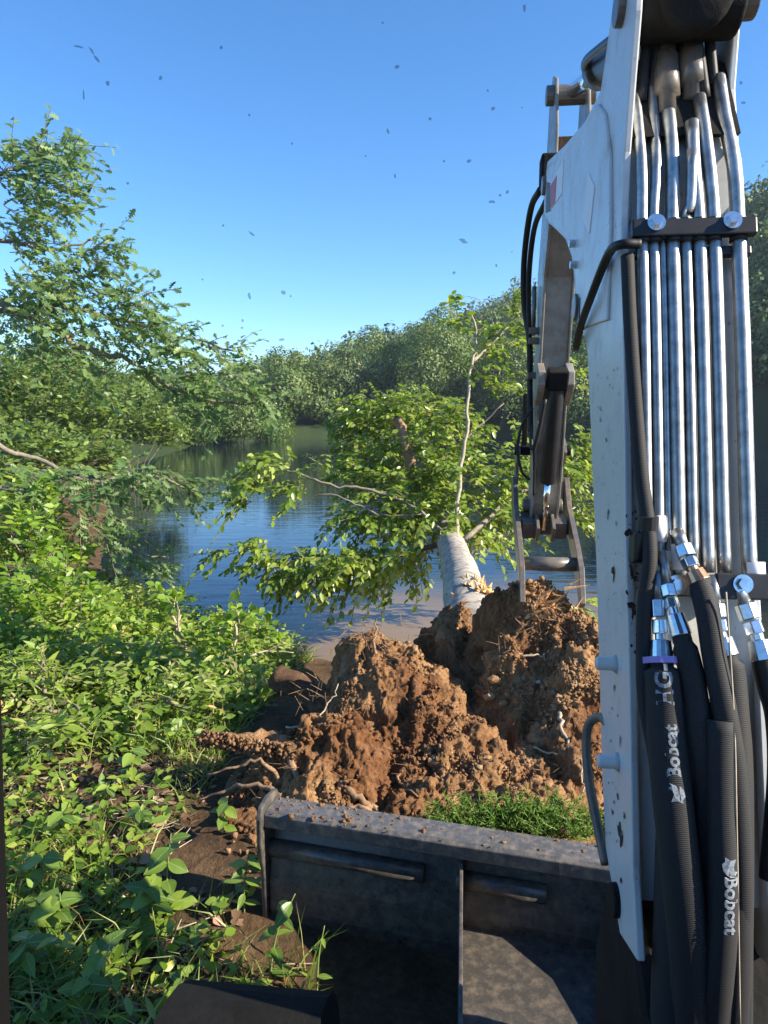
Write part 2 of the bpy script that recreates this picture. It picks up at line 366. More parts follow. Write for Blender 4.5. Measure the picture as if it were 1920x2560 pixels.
def twig_leaves(C, Dv, nl, length, size, droop=.3, splay=1.0, up=1.0):
    """alternate leaves along short twigs; returns leaf arrays and the twig segments"""
    n = len(C); t = np.linspace(.1, 1, nl)
    Dv = Dv / np.linalg.norm(Dv, axis=1, keepdims=True)
    L = length * rng.uniform(.6, 1.3, n)
    side = np.cross(Dv, np.array([0, 0, 1.]) + .3 * rdir(n)); side /= np.linalg.norm(side, axis=1, keepdims=True) + 1e-9
    P = C[:, None] + Dv[:, None] * (t[None, :, None] * L[:, None, None]) + np.array([0, 0, -1.]) * (droop * L[:, None, None] * t[None, :, None] ** 2 * .6)
    sg = np.where(np.arange(nl) % 2, 1., -1.)[None, :, None]
    D = Dv[:, None] * .7 + side[:, None] * sg * splay + rng.normal(size=(n, nl, 3)) * .35 + np.array([0, 0, -droop])
    Nn = np.array([0, 0, up]) + rng.normal(size=(n, nl, 3)) * .5 + np.array([.12, -.3, 0])
    S = size * rng.uniform(.6, 1.25, (n, nl))
    tip = C + Dv * L[:, None] + np.array([0, 0, -1.]) * (droop * L[:, None] * .6)
    return P.reshape(-1, 3), D.reshape(-1, 3), Nn.reshape(-1, 3), S.ravel(), (C, tip)
def seg_tubes(A, B, r0, r1):
    """thin three-sided stems between points"""
    D = B - A; D = D / (np.linalg.norm(D, axis=1, keepdims=True) + 1e-9); a = np.where(np.abs(D[:, 2:3]) < .8, [[0, 0, 1.]], [[1., 0, 0]])
    X = np.cross(D, a); X /= np.linalg.norm(X, axis=1, keepdims=True) + 1e-9; Y = np.cross(D, X); n = len(A); V = np.zeros((n, 6, 3))
    for k in range(3):
        th = 2 * math.pi * k / 3; o = X * math.cos(th) + Y * math.sin(th); V[:, k] = A + o * r0; V[:, 3 + k] = B + o * r1
    off = (np.arange(n) * 6)[:, None]
    F = np.concatenate([np.array([[k, (k + 1) % 3, 3 + (k + 1) % 3, 3 + k]]) + off for k in range(3)])
    return V.reshape(-1, 3), F
def blob_points(blobs):
    """blobs: (px, py, rx, ry, Y, dY, count): clumps of foliage placed at their distance"""
    P = []
    for (px, py, rx, ry, Y, dY, c) in blobs:
        q = rdir(c) * rng.uniform(.25, 1, (c, 1)) ** .5
        for a in q: P.append(at(px + rx * a[0], py + ry * a[1], Y + dY * a[2]))
    return np.array(P)
def foliage(parent, P, center, kind, mat, size, nl=7, length=.35, droop=.3, stems=True, twigmat='branch', drop=.0, name='foliage', rn=None):
    D = (P - center) ; D = D / (np.linalg.norm(D, axis=1, keepdims=True) + 1e-6) + rdir(len(P)) * .9 + np.array([0, 0, .15])
    p, d, nn, s, (A, B) = twig_leaves(P, D, nl, length, size, droop)
    clump = np.repeat(rng.uniform(0, 1, len(P)), nl); r = np.clip(.55 * clump + .45 * rng.uniform(0, 1, len(p)), 0, 1)
    V, Fc, rn_ = leaves_arrays(p, d, nn, s, kind, r)
    o = np_mesh(name, V, Fc, MT[mat], parent, False, 'stuff', rn_)
    if stems:
        V, Fc = seg_tubes(A, B, .006, .003); np_mesh('twig', V, Fc, MT[twigmat], parent, False, 'stuff')
    return o
def limb(parent, pts, r0, r1, mat, name='branch', n=7, wob=.02, seg=5):
    path = spline(pts, seg); k = len(path); path = [q + rdir(1)[0] * wob * min(1, i / 3) for i, q in enumerate(path)]
    R = [r0 + (r1 - r0) * (i / (k - 1)) for i in range(k)]
    return MB().tube(path, R, n).build(name, MT[mat], parent, True), path

# ------------------------------------------------------------------ far wood on the hillside
def crown_cloud(nq, lob=9, seed=0, flat=.85):
    """unit crown: leaf clumps over several lumps; returns positions, normals, size factor"""
    r = np.random.default_rng(seed); c = r.normal(size=(lob, 3)) * .42; c[:, 2] = np.abs(c[:, 2]) * flat + r.uniform(-.35, .25, lob); rr = r.uniform(.36, .62, lob)
    k = r.integers(0, lob, nq); d = r.normal(size=(nq, 3)); d[:, 2] += .35; d /= np.linalg.norm(d, axis=1, keepdims=True)
    P = c[k] + d * rr[k][:, None] * r.uniform(.75, 1.08, (nq, 1))
    return P, d, (k * .37 + .2) % 1
VAR = [crown_cloud(400, 12, s) for s in range(8)]
Vs, Fs, Rs = [], [], []; nv = 0
Cs, cF, cn = [], [], 0
cnt = 0
az_l = rng.uniform(-.5, .66, 2600); tt_l = rng.uniform(0, 1.04, 2600) ** 1.1
sy_l = shoreY(az_l); Y_l = sy_l + 4 + (np.minimum(ridgeY(az_l), 620) - sy_l) * tt_l; sd_l = shore_dist(az_l * Y_l, Y_l); gz_l = ground_h(az_l * Y_l, Y_l)
for az, tt, Y, sdv, gz_ in zip(az_l, tt_l, Y_l, sd_l, gz_l):
    if rng.uniform() > (.62 if az > -.22 else .3): continue
    X = az * Y
    if sdv < 3: continue
    P, d, lo = VAR[rng.integers(8)]; R = rng.uniform(3.0, 5.2) * np.interp(Y, [80, 130, 260], [.62, .8, 1.05]); a = rng.uniform(0, 6.28); ca, sa = math.cos(a), math.sin(a)
    rot = np.array([[ca, -sa, 0], [sa, ca, 0], [0, 0, 1]]); q = P @ rot.T * R * np.array([1, 1, rng.uniform(.75, 1.55)]); nd = d @ rot.T
    z = gz_ + R * .95; q = q + np.array([X, Y, z]); m_ = len(q)
    tip = np.cross(nd, rdir(m_)); tip[:, 2] -= .2
    base = np.clip(rng.normal(.48, .34), 0, .95); r = np.clip(base + .2 * (lo - .5) + rng.normal(0, .1, m_), 0, 1)
    V, Fc, rn_ = leaves_arrays(q, tip, nd + rdir(m_) * .5, np.full(m_, R * .17) * rng.uniform(.7, 1.3, m_), 'clump', r)
    Vs.append(V); Fs.append(Fc + nv); Rs.append(rn_); nv += len(V); cnt += 1
np_mesh('hillside_wood', np.concatenate(Vs), np.concatenate(Fs), MT['wood'], None, False, 'stuff', np.concatenate(Rs))
o = bpy.data.objects['hillside_wood']; tag(o, 'dense green wood covering the far hillside beyond the water', 'wood')
print('hill trees', cnt)

# ------------------------------------------------------------------ countable trees along the far shore and the left bank
def bank_tree(name, label, px, Y, R, Ht, seed, mat='bankcrown', nq=2200, leaf=.3, group='trees along the far shore', wide=1.0, bottom=.0):
    x = (px - 960) / F_PX * Y; z = max(gh(x, Y), WATER + .05); t_ = thing(name, label, 'tree', (x, Y, z), group)
    b = np.array([x, Y, z])
    h = Ht - R * .9
    MB().tube(spline([b - [0, 0, .3], b + [.1 * R, 0, h * .5], b + [0, .05, h]], 4), [.035 * Ht * (1 - .06 * i) for i in range(9)], 7).build('trunk', MT['darkbark'], t_, True)
    P, d, lo = crown_cloud(nq, 13, seed); P = P * np.array([R * wide, R * wide, R * 1.05]) + b + [0, 0, Ht - R * .95]
    if bottom > 0:
        P2, d2, lo2 = crown_cloud(nq // 2, 9, seed + 50); P2 = P2 * np.array([R * wide * .95, R * wide * .9, Ht * .42]) + b + [0, 0, Ht * .36]
        P = np.concatenate([P, P2]); d = np.concatenate([d, d2]); lo = np.concatenate([lo, lo2])
    m_ = len(P); tip = np.cross(d, rdir(m_)); tip[:, 2] -= .3; base = rng.uniform(.25, .65)
    r = np.clip(base + .35 * (lo - .5) + rng.normal(0, .12, m_), 0, 1)
    V, Fc, rn_ = leaves_arrays(P, tip, d + rdir(m_) * .6, leaf * rng.uniform(.6, 1.3, m_), 'clump', r)
    np_mesh('crown', V, Fc, MT[mat], t_, False, 'stuff', rn_)
    return t_
for i, a in enumerate([
    ('tall rounded tree standing behind the left bank at the picture edge', 60, 40, 3.6, 6.6),
    ('bright round-topped tree beside the sky gap on the left bank', 235, 46, 3.0, 6.4),
    ('low dark tree below the sky gap, behind the oak boughs', 330, 54, 2.7, 4.6),
    ('dense green tree right of the sky gap on the far bank', 430, 62, 3.2, 5.8),
    ('broad tree at the water behind the long oak bough tip', 545, 70, 3.0, 5.2),
    ('small yellowish tree leaning over the far water edge', 610, 72, 2.4, 3.8)]):
    bank_tree('bank_tree', a[0], a[1], a[2], a[3], a[4], 100 + i, 'bankcrown', 5200, .22, 'trees on the left bank', 1.1, 1)
for i, a in enumerate([
    ('pale olive tree at the middle of the far shore', 720, 90, 4.0, 7.0),
    ('dull green tree on the far shore right of the pale olive one', 800, 93, 3.6, 6.4),
    ('dark tree on the far shore left of the fallen crown', 880, 95, 4.2, 8.0),
    ('tall spreading tree on the far shore behind the fallen crown', 1000, 97, 4.6, 10.0),
    ('taller crown rising behind the upright bare branch', 1085, 92, 5.0, 12.6),
    ('dark tree just left of the machine arm on the far shore', 1250, 93, 5.0, 11.0),
    ('shaded tree seen between the machine arm and boom', 1450, 88, 5.2, 11.0)]):
    bank_tree('shore_tree', a[0], a[1], a[2], a[3], a[4], 200 + i, 'bankcrown', 9000, .28, 'trees along the far shore', 1.05, 1)
for i, a in enumerate([('yellow-green bush at the water edge under the left trees', 400, 58, 1.9, 2.6), ('olive bush hanging over the far water, left of the fallen crown', 690, 80, 2.4, 3.2),
                       ('round bush on the left shore below the oak bough tip', 490, 66, 1.9, 2.5)]):
    bank_tree('shore_bush', a[0], a[1], a[2], a[3], a[4], 300 + i, 'small', 3000, .2, 'bushes at the far water edge', 1.2, 1)

# ------------------------------------------------------------------ oak overhanging from the left
oak = thing('oak_tree', 'large oak reaching its leafy boughs in from the left edge', 'tree', (-8.2, 8.6, gh(-8.2, 8.6)))
ob = BASE[oak.name]
limb(oak, [ob - [0, 0, .3], ob + [.1, 0, 2], ob + [.0, .1, 4.5], ob + [.2, 0, 7.5]], .34, .16, 'darkbark', 'trunk', 12, .01)
top = ob + [0, .1, 4.4]
def oak_bough(pts, start, r0, Y):
    P = [start] + [at(px, py, y) for px, py, y in pts]; return limb(oak, P, r0, .012, 'branch', 'branch', 7, .03)[1]
oak_bough([(-120, 560, 8.8), (0, 598, 9), (68, 612, 9), (113, 625, 9), (230, 600, 9.1)], top + [0, 0, .8], .04, 9)
oak_bough([(-150, 700, 8.8), (127, 820, 9), (194, 865, 9.1), (271, 888, 9.2), (325, 901, 9.2), (407, 955, 9.3), (520, 1000, 9.4), (670, 1010, 9.5)], top, .055, 9)
oak_bough([(-100, 430, 8.9), (40, 420, 9), (130, 390, 9)], top + [0, 0, 1.2], .04, 9)
oak_bough([(-120, 760, 9), (100, 760, 9.3), (300, 800, 9.5), (450, 840, 9.6), (590, 880, 9.6)], top + [0, 0, .2], .045, 9)
oak_bough([(-150, 1060, 8.6), (0, 1115, 8.8), (90, 1150, 9), (220, 1200, 9), (380, 1190, 9.1), (500, 1230, 9.2)], top - [0, 0, 1.4], .045, 9)
oak_bough([(-150, 1200, 8.4), (60, 1230, 8.6), (220, 1300, 8.7), (330, 1370, 8.8), (420, 1400, 8.9)], top - [0, 0, 2.2], .04, 9)
bl = [(40, 385, 70, 45, 9, .6, 26), (150, 390, 45, 50, 9, .4, 22), (80, 450, 110, 60, 9, .7, 48), (50, 540, 75, 55, 9, .6, 34), (150, 520, 40, 40, 9, .4, 12), (60, 620, 55, 30, 9, .5, 12),
      (205, 650, 95, 50, 9.2, .5, 40), (60, 700, 90, 60, 9, .7, 36), (170, 740, 130, 60, 9.2, .7, 54), (330, 760, 65, 60, 9.4, .5, 30), (60, 810, 90, 65, 9, .7, 36), (250, 820, 90, 40, 9.3, .5, 24),
      (350, 820, 55, 50, 9.4, .5, 22), (420, 850, 60, 28, 9.4, .4, 18), (500, 868, 50, 20, 9.5, .3, 9), (570, 885, 40, 20, 9.6, .25, 9), (410, 920, 90, 40, 9.3, .5, 32), (110, 890, 80, 40, 9, .5, 18),
      (520, 950, 90, 45, 9.4, .5, 30), (620, 1000, 65, 35, 9.5, .4, 20), (470, 1010, 70, 35, 9.4, .4, 18), (200, 930, 60, 35, 9.2, .4, 12),
      (90, 1180, 120, 45, 9, .6, 34), (260, 1190, 110, 35, 9, .5, 34), (400, 1200, 80, 30, 9.1, .4, 22), (480, 1215, 45, 22, 9.2, .3, 10),
      (120, 1260, 110, 40, 8.7, .5, 26), (230, 1310, 80, 32, 8.7, .5, 18), (340, 1390, 40, 22, 8.8, .3, 9), (385, 1420, 25, 14, 8.9, .2, 4), (290, 1330, 35, 20, 9, .3, 5)]
bl = [(a, b, c * 1.08, d * 1.1, e, f, max(3, int(g * (.95 if b < 700 else .95)))) for a, b, c, d, e, f, g in bl]
foliage(oak, blob_points(bl), top, 'oak', 'oak', .135, 8, .44, .3)

# ------------------------------------------------------------------ shrubs on the left bank
def shrub(name, label, blobs, center_px, kind, mat, size, nl=7, length=.3, group='shrubs on the left bank', cat='shrub', stems=5, twig='branch', droop=.25):
    px, Y = center_px; x = (px - 960) / F_PX * Y; z = max(gh(x, Y), WATER); b = np.array([x, Y, z]); t_ = thing(name, label, cat, tuple(b), group)
    P = blob_points(blobs); P = P[P[:, 2] > z + .02]
    for k in range(stems):
        q = P[rng.integers(len(P))]; limb(t_, [b + rdir(1)[0] * [.12, .12, 0] - [0, 0, .05], b * .55 + q * .45 + [0, 0, .12], q], .022, .006, twig, 'stem', 5, .015, 4)
    foliage(t_, P, b + [0, 0, .2], kind, mat, size, nl, length, droop, True, twig)
    return t_
shrub('bank_shrub', 'wide fine-leaved shrub behind the oak boughs at the left edge', [(110, 1020, 190, 110, 21, 1.6, 620), (-30, 1120, 120, 90, 19, 1, 200)], (90, 21), 'oval', 'small', .19, 9, .75, stems=6)
shrub('bank_shrub', 'fine-leaved shrub at the water edge left of the open water', [(320, 1050, 110, 75, 26, 1.6, 330), (390, 1090, 60, 30, 27, 1, 110)], (330, 26), 'oval', 'small', .2, 9, .8, stems=6)
shrub('bank_shrub', 'low fine-leaved shrub over the left bank behind the lower oak boughs', [(60, 1150, 150, 45, 15, 1.2, 260), (220, 1150, 80, 30, 17, 1, 120), (-20, 1210, 90, 40, 12, .8, 110)], (70, 15), 'oval', 'small', .17, 9, .6, stems=6)
shrub('bank_shrub', 'dense green shrub on the left bank below the lowest oak bough', [(50, 1350, 110, 80, 8.4, .6, 120), (150, 1420, 55, 40, 8.4, .5, 36), (100, 1260, 90, 40, 8.9, .5, 45)], (90, 8.4), 'oval', 'shrub', .115, 8, .34)
shrub('bank_shrub', 'bright leafy shrub low at the left edge beside the cab pillar', [(90, 1500, 110, 80, 6.6, .5, 110), (200, 1550, 55, 55, 6.6, .5, 60), (60, 1590, 80, 50, 6.0, .4, 60)], (120, 6.6), 'oval', 'shrub', .095, 8, .26)
shrub('bank_shrub', 'leafy shrub at the bank edge with a leaning bare stem', [(245, 1520, 35, 40, 7.6, .4, 26), (300, 1590, 45, 35, 7.2, .4, 34)], (290, 7.4), 'oval', 'shrub', .10, 8, .28, twig='twig')
shrub('bank_sapling', 'upright sapling with rounded bright leaflets against the water', [(430, 1530, 30, 32, 6.6, .25, 15), (400, 1600, 45, 30, 6.5, .3, 20), (460, 1640, 50, 28, 6.4, .3, 20)], (430, 6.5), 'round', 'shrub', .085, 9, .22, 'saplings at the bank edge', 'sapling', 4, 'twig')
shrub('bank_sapling', 'spreading leafy sapling left of the muddy log at the water', [(600, 1565, 60, 26, 6.5, .3, 26), (560, 1630, 50, 30, 6.3, .3, 20), (655, 1590, 25, 18, 6.5, .2, 7)], (580, 6.4), 'round', 'shrub', .08, 8, .2, 'saplings at the bank edge', 'sapling', 4, 'twig')
shrub('bank_shrub', 'low green shrub in front of the saplings', [(330, 1680, 130, 55, 5.6, .4, 85), (480, 1720, 110, 50, 5.3, .4, 75), (600, 1770, 60, 40, 5.0, .3, 36)], (440, 5.4), 'oval', 'herb', .085, 7, .22)
shrub('bank_shrub', 'low broad-leaved shrub left of the dangling dirt-caked root', [(380, 1800, 110, 55, 4.6, .3, 55), (520, 1760, 60, 40, 4.8, .25, 28), (250, 1780, 90, 50, 4.8, .3, 40)], (380, 4.6), 'oval', 'herb', .095, 6, .2)
shrub('bank_shrub', 'ragged weedy shrub against the left edge above the shade', [(100, 1720, 90, 60, 5.0, .4, 60), (140, 1830, 110, 50, 4.4, .3, 50)], (110, 4.8), 'lance', 'herb', .11, 7, .22)

# ------------------------------------------------------------------ ground cover on the bank: grass, herbs, dead leaves
def scatter(n, box, keep):
    P = np.stack([rng.uniform(box[0], box[1], n), rng.uniform(box[2], box[3], n)], -1); k = keep(P[:, 0], P[:, 1]); P = P[k]
    return np.column_stack([P, ground_h(P[:, 0], P[:, 1])])
def on_bank(x, y):
    return (shore_dist(x, y) > .1) & ~((x > -.98 + (y - 3.2) * .05) & (y > 2.9)) & ~((x > -.60) & (y > 2.5) & (y <= 2.9)) & ~((x > -.28) & (y <= 2.5)) & ~((x > -.95) & (y < 1.92)) & (x > -.66 * y - .6)
dens = lambda x, y: fbm(np.stack([x, y, 0 * x], -1) * 1.3, 3, 21)
G = scatter(95000, (-6.5, 0, 1.2, 9.5), lambda x, y: on_bank(x, y) & (dens(x, y) + .05 * (y - 2.5) > rng.uniform(-.7, .8, len(x))))
m_ = len(G); D = rdir(m_) * [1, 1, .3] + [0, 0, .9]; D[:, 2] = np.abs(D[:, 2]); Lb = rng.uniform(.10, .32, m_)
D /= np.linalg.norm(D, axis=1, keepdims=True); sd = np.cross(D, rdir(m_)); sd /= np.linalg.norm(sd, axis=1, keepdims=True); bend = D * [1, 1, 0] * .8 + [0, 0, -.25]
wd = rng.uniform(.002, .005, m_)[:, None]; p0 = G - [0, 0, .01]; p1 = G + D * Lb[:, None] * .5; p2 = G + D * Lb[:, None] * .85 + bend * Lb[:, None] * .35
V = np.stack([p0 - sd * wd, p0 + sd * wd, p1 + sd * wd * .8, p1 - sd * wd * .8, p2], 1).reshape(-1, 3); off = (np.arange(m_) * 5)[:, None]
np_mesh('grass', V, [np.array([[0, 1, 2, 3]]) + off, np.array([[3, 2, 4]]) + off], MT['grass'], None, False, 'stuff', np.repeat(rng.uniform(0, 1, m_) ** 1.4, 5))
tag(bpy.data.objects['grass'], 'thin green grass growing through the left bank undergrowth', 'grass')
Hh = scatter(14000, (-6.5, 0, 1.3, 9.5), lambda x, y: on_bank(x, y) & (dens(x + 7, y) + .10 * (y - 2.8) > rng.uniform(-.45, .9, len(x))))
Hh[:, 2] += rng.uniform(.02, .22, len(Hh)) * np.clip((Hh[:, 1] - 2) / 2.5, .3, 1.6)
p, d, nn, s, (A, B) = twig_leaves(Hh, rdir(len(Hh)) * [1, 1, .4] + [0, 0, .5], 3, .1, .062, .2)
V, Fc, rn_ = leaves_arrays(p, d, nn, s, 'oval', np.clip(np.repeat(rng.uniform(0, 1, len(Hh)), 3) * .7 + rng.uniform(0, .3, len(p)), 0, 1))
np_mesh('ground_cover', V, Fc, MT['herb'], None, False, 'stuff', rn_); tag(bpy.data.objects['ground_cover'], 'low leafy weeds carpeting the left bank', 'weeds')
H2 = scatter(6000, (-6.5, 0, 1.6, 9.5), lambda x, y: on_bank(x, y) & (dens(x - 5, y + 3) > rng.uniform(-.2, .7, len(x)))); H2[:, 2] += rng.uniform(.05, .3, len(H2))
p, d, nn, s, (A, B) = twig_leaves(H2, rdir(len(H2)) * [1, 1, .3] + [0, 0, .9], 5, .16, .085, .35)
V, Fc, rn_ = leaves_arrays(p, d, nn, s, 'lance', np.clip(np.repeat(rng.uniform(.2, 1, len(H2)), 5) * .75 + rng.uniform(0, .3, len(p)), 0, 1))
np_mesh('narrow_leaved_weeds', V, Fc, MT['grass'], None, False, 'stuff', rn_); tag(bpy.data.objects['narrow_leaved_weeds'], 'tall yellowish narrow-leaved weeds standing among the bank undergrowth', 'weeds')
Lt = scatter(9000, (-4, .2, 1.2, 7), lambda x, y: on_bank(x, y)); m_ = len(Lt); Lt[:, 2] += rng.uniform(.003, .03, m_)
V, Fc, rn_ = leaves_arrays(Lt, rdir(m_) * [1, 1, .35], np.array([0, 0, 1.]) + rdir(m_) * .5, rng.uniform(.03, .085, m_), 'oval', rng.uniform(0, 1, m_))
np_mesh('leaf_litter', V, Fc, MT['litter'], None, False, 'stuff', rn_); tag(bpy.data.objects['leaf_litter'], 'brown dead leaves strewn over the shaded bank soil', 'leaf litter')
St = scatter(900, (-3.6, 0, 1.3, 6), lambda x, y: on_bank(x, y)); m_ = len(St); St[:, 2] += .02; a = rdir(m_) * [1, 1, .12]
V, Fc = seg_tubes(St, St + a * rng.uniform(.06, .34, (m_, 1)), .0035, .002)
np_mesh('dry_stalks', V, Fc, MT['twig'], None, False, 'stuff'); tag(bpy.data.objects['dry_stalks'], 'dry straw stalks and twigs lying on the bank', 'straw')

# ------------------------------------------------------------------ foreground plants: each leaf a piece of its own
def leaf_mesh(kind, segs=7):
    """a broad leaf with a folded midrib and wavy edge, tip along +X, unit length"""
    wid = {'heart': lambda x: .36 * (1 - x) ** .62 * min(1, (x + .05) * 6) ** .5, 'ovate': lambda x: .30 * math.sin(math.pi * min(1, x ** .8)) ** .85, 'point': lambda x: .2 * math.sin(math.pi * x ** .75)}[kind]
    V, Fc = [], []
    for i in range(segs + 1):
        x = i / segs; wdt = wid(x) if 0 < i < segs else (.02 if i == 0 else .0); z = -.16 * x * x
        for j, k in enumerate((-1, -.5, 0, .5, 1)): V.append((x, k * wdt, z + .20 * abs(k) * wdt + .012 * math.sin(9 * x + 2 * j)))
    for i in range(segs):
        for j in range(4): Fc.append((i * 5 + j, i * 5 + j + 1, (i + 1) * 5 + j + 1, (i + 1) * 5 + j))
    return V, Fc
m, t, p, out = mat_new('veined_leaf'); tc = N(t, 'TexCoord'); sx = N(t, 'SeparateXYZ'); t.links.new(tc.outputs['Object'], sx.inputs[0])
oi = N(t, 'ObjectInfo'); rr = ramp(t, [(0, (.08, .15, .022)), (.5, (.14, .23, .03)), (1, (.25, .35, .05))], oi.outputs['Random'])
ab = N(t, 'Math', operation='ABSOLUTE'); t.links.new(sx.outputs[1], ab.inputs[0])
sb = N(t, 'Math', operation='MULTIPLY_ADD'); sb.inputs[1].default_value = -.9; t.links.new(ab.outputs[0], sb.inputs[0]); t.links.new(sx.outputs[0], sb.inputs[2])
sn = N(t, 'Math', operation='MULTIPLY'); sn.inputs[1].default_value = 52; t.links.new(sb.outputs[0], sn.inputs[0]); s2 = N(t, 'Math', operation='SINE'); t.links.new(sn.outputs[0], s2.inputs[0])
vr = ramp(t, [(.86, (0, 0, 0)), (.97, (.5,) * 3)]); t.links.new(s2.outputs[0], vr.inputs[0]); mr = ramp(t, [(.008, (.8,) * 3), (.02, (0, 0, 0))], ab.outputs[0])
c = mixc(t, vr.outputs[0], rr.outputs[0], (.2, .3, .09)); c = mixc(t, mr.outputs[0], c, (.26, .36, .13)); t.links.new(c, p.inputs['Base Color']); p.inputs['Roughness'].default_value = .4
tr = N(t, 'BsdfTranslucent'); t.links.new(c, tr.inputs[0]); mx = N(t, 'MixShader'); mx.inputs[0].default_value = .33; t.links.new(p.outputs[0], mx.inputs[1]); t.links.new(tr.outputs[0], mx.inputs[2]); t.links.new(mx.outputs[0], out.inputs[0])
MT['veined'] = m
LEAF = {}
for k in ('heart', 'ovate', 'point'):
    V, Fc = leaf_mesh(k); me = bpy.data.meshes.new('leaf'); me.from_pydata(V, [], Fc); me.update(); me.materials.append(MT['veined']); me.shade_smooth(); LEAF[k] = me
def place_leaf(parent, pos, d, nn, size, kind):
    d = nrm(d); y = nrm(np.cross(nn, d)); z = np.cross(d, y); o = bpy.data.objects.new('leaf', LEAF[kind]); COL.objects.link(o); o.parent = parent
    b = BASE[parent.name]; o.matrix_local = Matrix([(*[float(v[i]) * size for v in (d, y, z)], float(pos[i] - b[i])) for i in range(3)] + [(0, 0, 0, 1)]); return o
def leafy_plant(label, px, py, h, nleaf, size, kind, lean=(0, 0), cat='plant', group='broad-leaved plants on the near bank', ternate=False):
    r = ray(px, py); z0 = 0.
    for _ in range(6): P = np.array([0, 0, HC]) + r * ((z0 - HC) / r[2]); z0 = gh(P[0], P[1])
    P[2] = z0; t_ = thing('leafy_plant', label, cat, tuple(P), group)
    tip = P + [lean[0], lean[1], h]; path = spline([P - [0, 0, .03], P * .5 + tip * .5 + [lean[0] * -.2, 0, .02], tip], 5)
    MB().tube(path, [.005 - .0003 * i for i in range(len(path))], 5).build('stem', MT['herbstem'], t_, True)
    for k in range(nleaf):
        if ternate:
            q = path[-1 - 3 * (k // 3) if 3 * (k // 3) < len(path) - 2 else 2]; a = (k % 3) * 2.09 + .6 * (k // 3) + rng.uniform(-.25, .25)
        else:
            q = path[min(len(path) - 1, 2 + int((len(path) - 3) * (k + .5) / nleaf))]; a = k * 2.4 + rng.uniform(-.4, .4)
        d = np.array([math.cos(a), math.sin(a), rng.uniform(-.35, .25)]); nn = np.array([.1, -.45, 1]) + rdir(1)[0] * .35
        place_leaf(t_, q, d, nn, size * rng.uniform(.75, 1.2), kind)
    return t_
MT['herbstem'] = plain('herb_stem', (.16, .22, .06), .6)
for a in [
    ('tall sprig of broad ovate leaves rising from the shaded soil', 415, 2290, .34, 9, .115, 'ovate', (.02, .05)),
    ('large clump of folded broad leaves under the tall sprig', 385, 2330, .20, 12, .115, 'heart', (-.02, .02)),
    ('pair of rounded leaves on a thin stalk in the lower shade', 255, 2470, .16, 4, .12, 'heart', (0, 0)),
    ('low shaded heart-leaved plant at the bottom left corner', 215, 2540, .14, 8, .10, 'heart', (0, .02)),
    ('yellowish three-leaved plant by the cab pillar', 105, 2230, .18, 6, .11, 'ovate', (.02, 0)),
    ('dark broad-leaved plant in the shade left of the tall sprig', 150, 2370, .22, 10, .11, 'heart', (0, .03)),
    ('dull narrow-leaved plant in shade at the left edge', 60, 2480, .22, 10, .12, 'point', (.02, .02)),
    ('small four-leaved seedling lit on the brown litter', 490, 2360, .06, 5, .07, 'ovate', (0, 0)),
    ('tiny lit seedling above the four-leaved one', 545, 2280, .06, 5, .06, 'ovate', (0, 0)),
    ('drooping leafy vine hanging at the left end of the blade', 610, 2280, .28, 12, .085, 'point', (.03, -.02)),
    ('pale upright weed with lobed leaves in front of the blade', 670, 2470, .34, 8, .10, 'point', (.10, .06)),
    ('bright two-leaved sprout beside the track', 455, 2500, .10, 4, .085, 'point', (0, 0)),
    ('sunlit glossy-leaved plant left of the blade end', 560, 2080, .16, 8, .075, 'ovate', (.02, 0)),
    ('lit trailing plant with small ovate leaves on the soil edge', 370, 2090, .14, 11, .075, 'ovate', (-.04, 0)),
    ('bright weed with pointed leaves in the sunlit grass', 270, 2030, .16, 8, .09, 'point', (0, 0)),
    ('broad-leaved sunlit plant above the dark soil patch', 160, 2110, .18, 8, .09, 'ovate', (0, 0)),
    ('large-leaved sunlit weed below the low shrubs', 330, 1960, .2, 9, .10, 'ovate', (0, .03)),
    ('upright lit weed between the low shrub and cab pillar', 150, 1990, .2, 9, .09, 'point', (0, .02)),
    ('thin bare-stalked weed leaning beside the blade', 790, 2500, .26, 3, .05, 'point', (.03, .05)),
]: leafy_plant(*a)

# ------------------------------------------------------------------ the uprooted tree: root plate, trunk, limbs, leaves
FT = thing('fallen_tree', 'uprooted pale-barked tree lying out into the water with its clay root plate', 'tree', (.2, 4.2, 0))
def bumpf(x, y, cx, cy, sx_, sy_, h, p=2): return h * np.exp(-(np.abs((x - cx) / sx_) ** p + np.abs((y - cy) / sy_) ** p))
def root_h(x, y):
    h = bumpf(x, y, .04, 4.18, .40, .46, .63, 3.0)
    h = np.maximum(h, bumpf(x, y, .24, 3.98, .36, .46, .58, 2.8))
    h = np.maximum(h, bumpf(x, y, -.28, 3.66, .36, .40, .40, 2.4))
    h = np.maximum(h, bumpf(x, y, .44, 3.66, .36, .36, .40, 2.6))
    h = np.maximum(h, bumpf(x, y, .90, 4.20, .34, .46, .96, 2.8))
    h = np.maximum(h, bumpf(x, y, 1.16, 4.02, .40, .55, .84, 2.6))
    h = np.maximum(h, bumpf(x, y, 1.45, 3.9, .42, .6, .74, 2.4))
    h = np.maximum(h, bumpf(x, y, .62, 4.78, .42, .55, .80, 2.4))
    h = np.maximum(h, bumpf(x, y, .62, 3.66, .9, .44, .30, 3))
    return h
nx, ny = 560, 430
xs = np.linspace(-1.35, 2.3, nx); ys = np.linspace(2.95, 5.7, ny); X, Y = np.meshgrid(xs, ys)
P = np.stack([X, Y, 0 * X], -1); warp = np.stack([fbm(P * 2.2, 3, 31), fbm(P * 2.2, 3, 41)], -1) * .13
Z0 = root_h(X + warp[..., 0], Y + warp[..., 1]); edge = np.minimum(1, Z0 / .12)
P3 = np.stack([X, Y, Z0 * 1.4], -1)
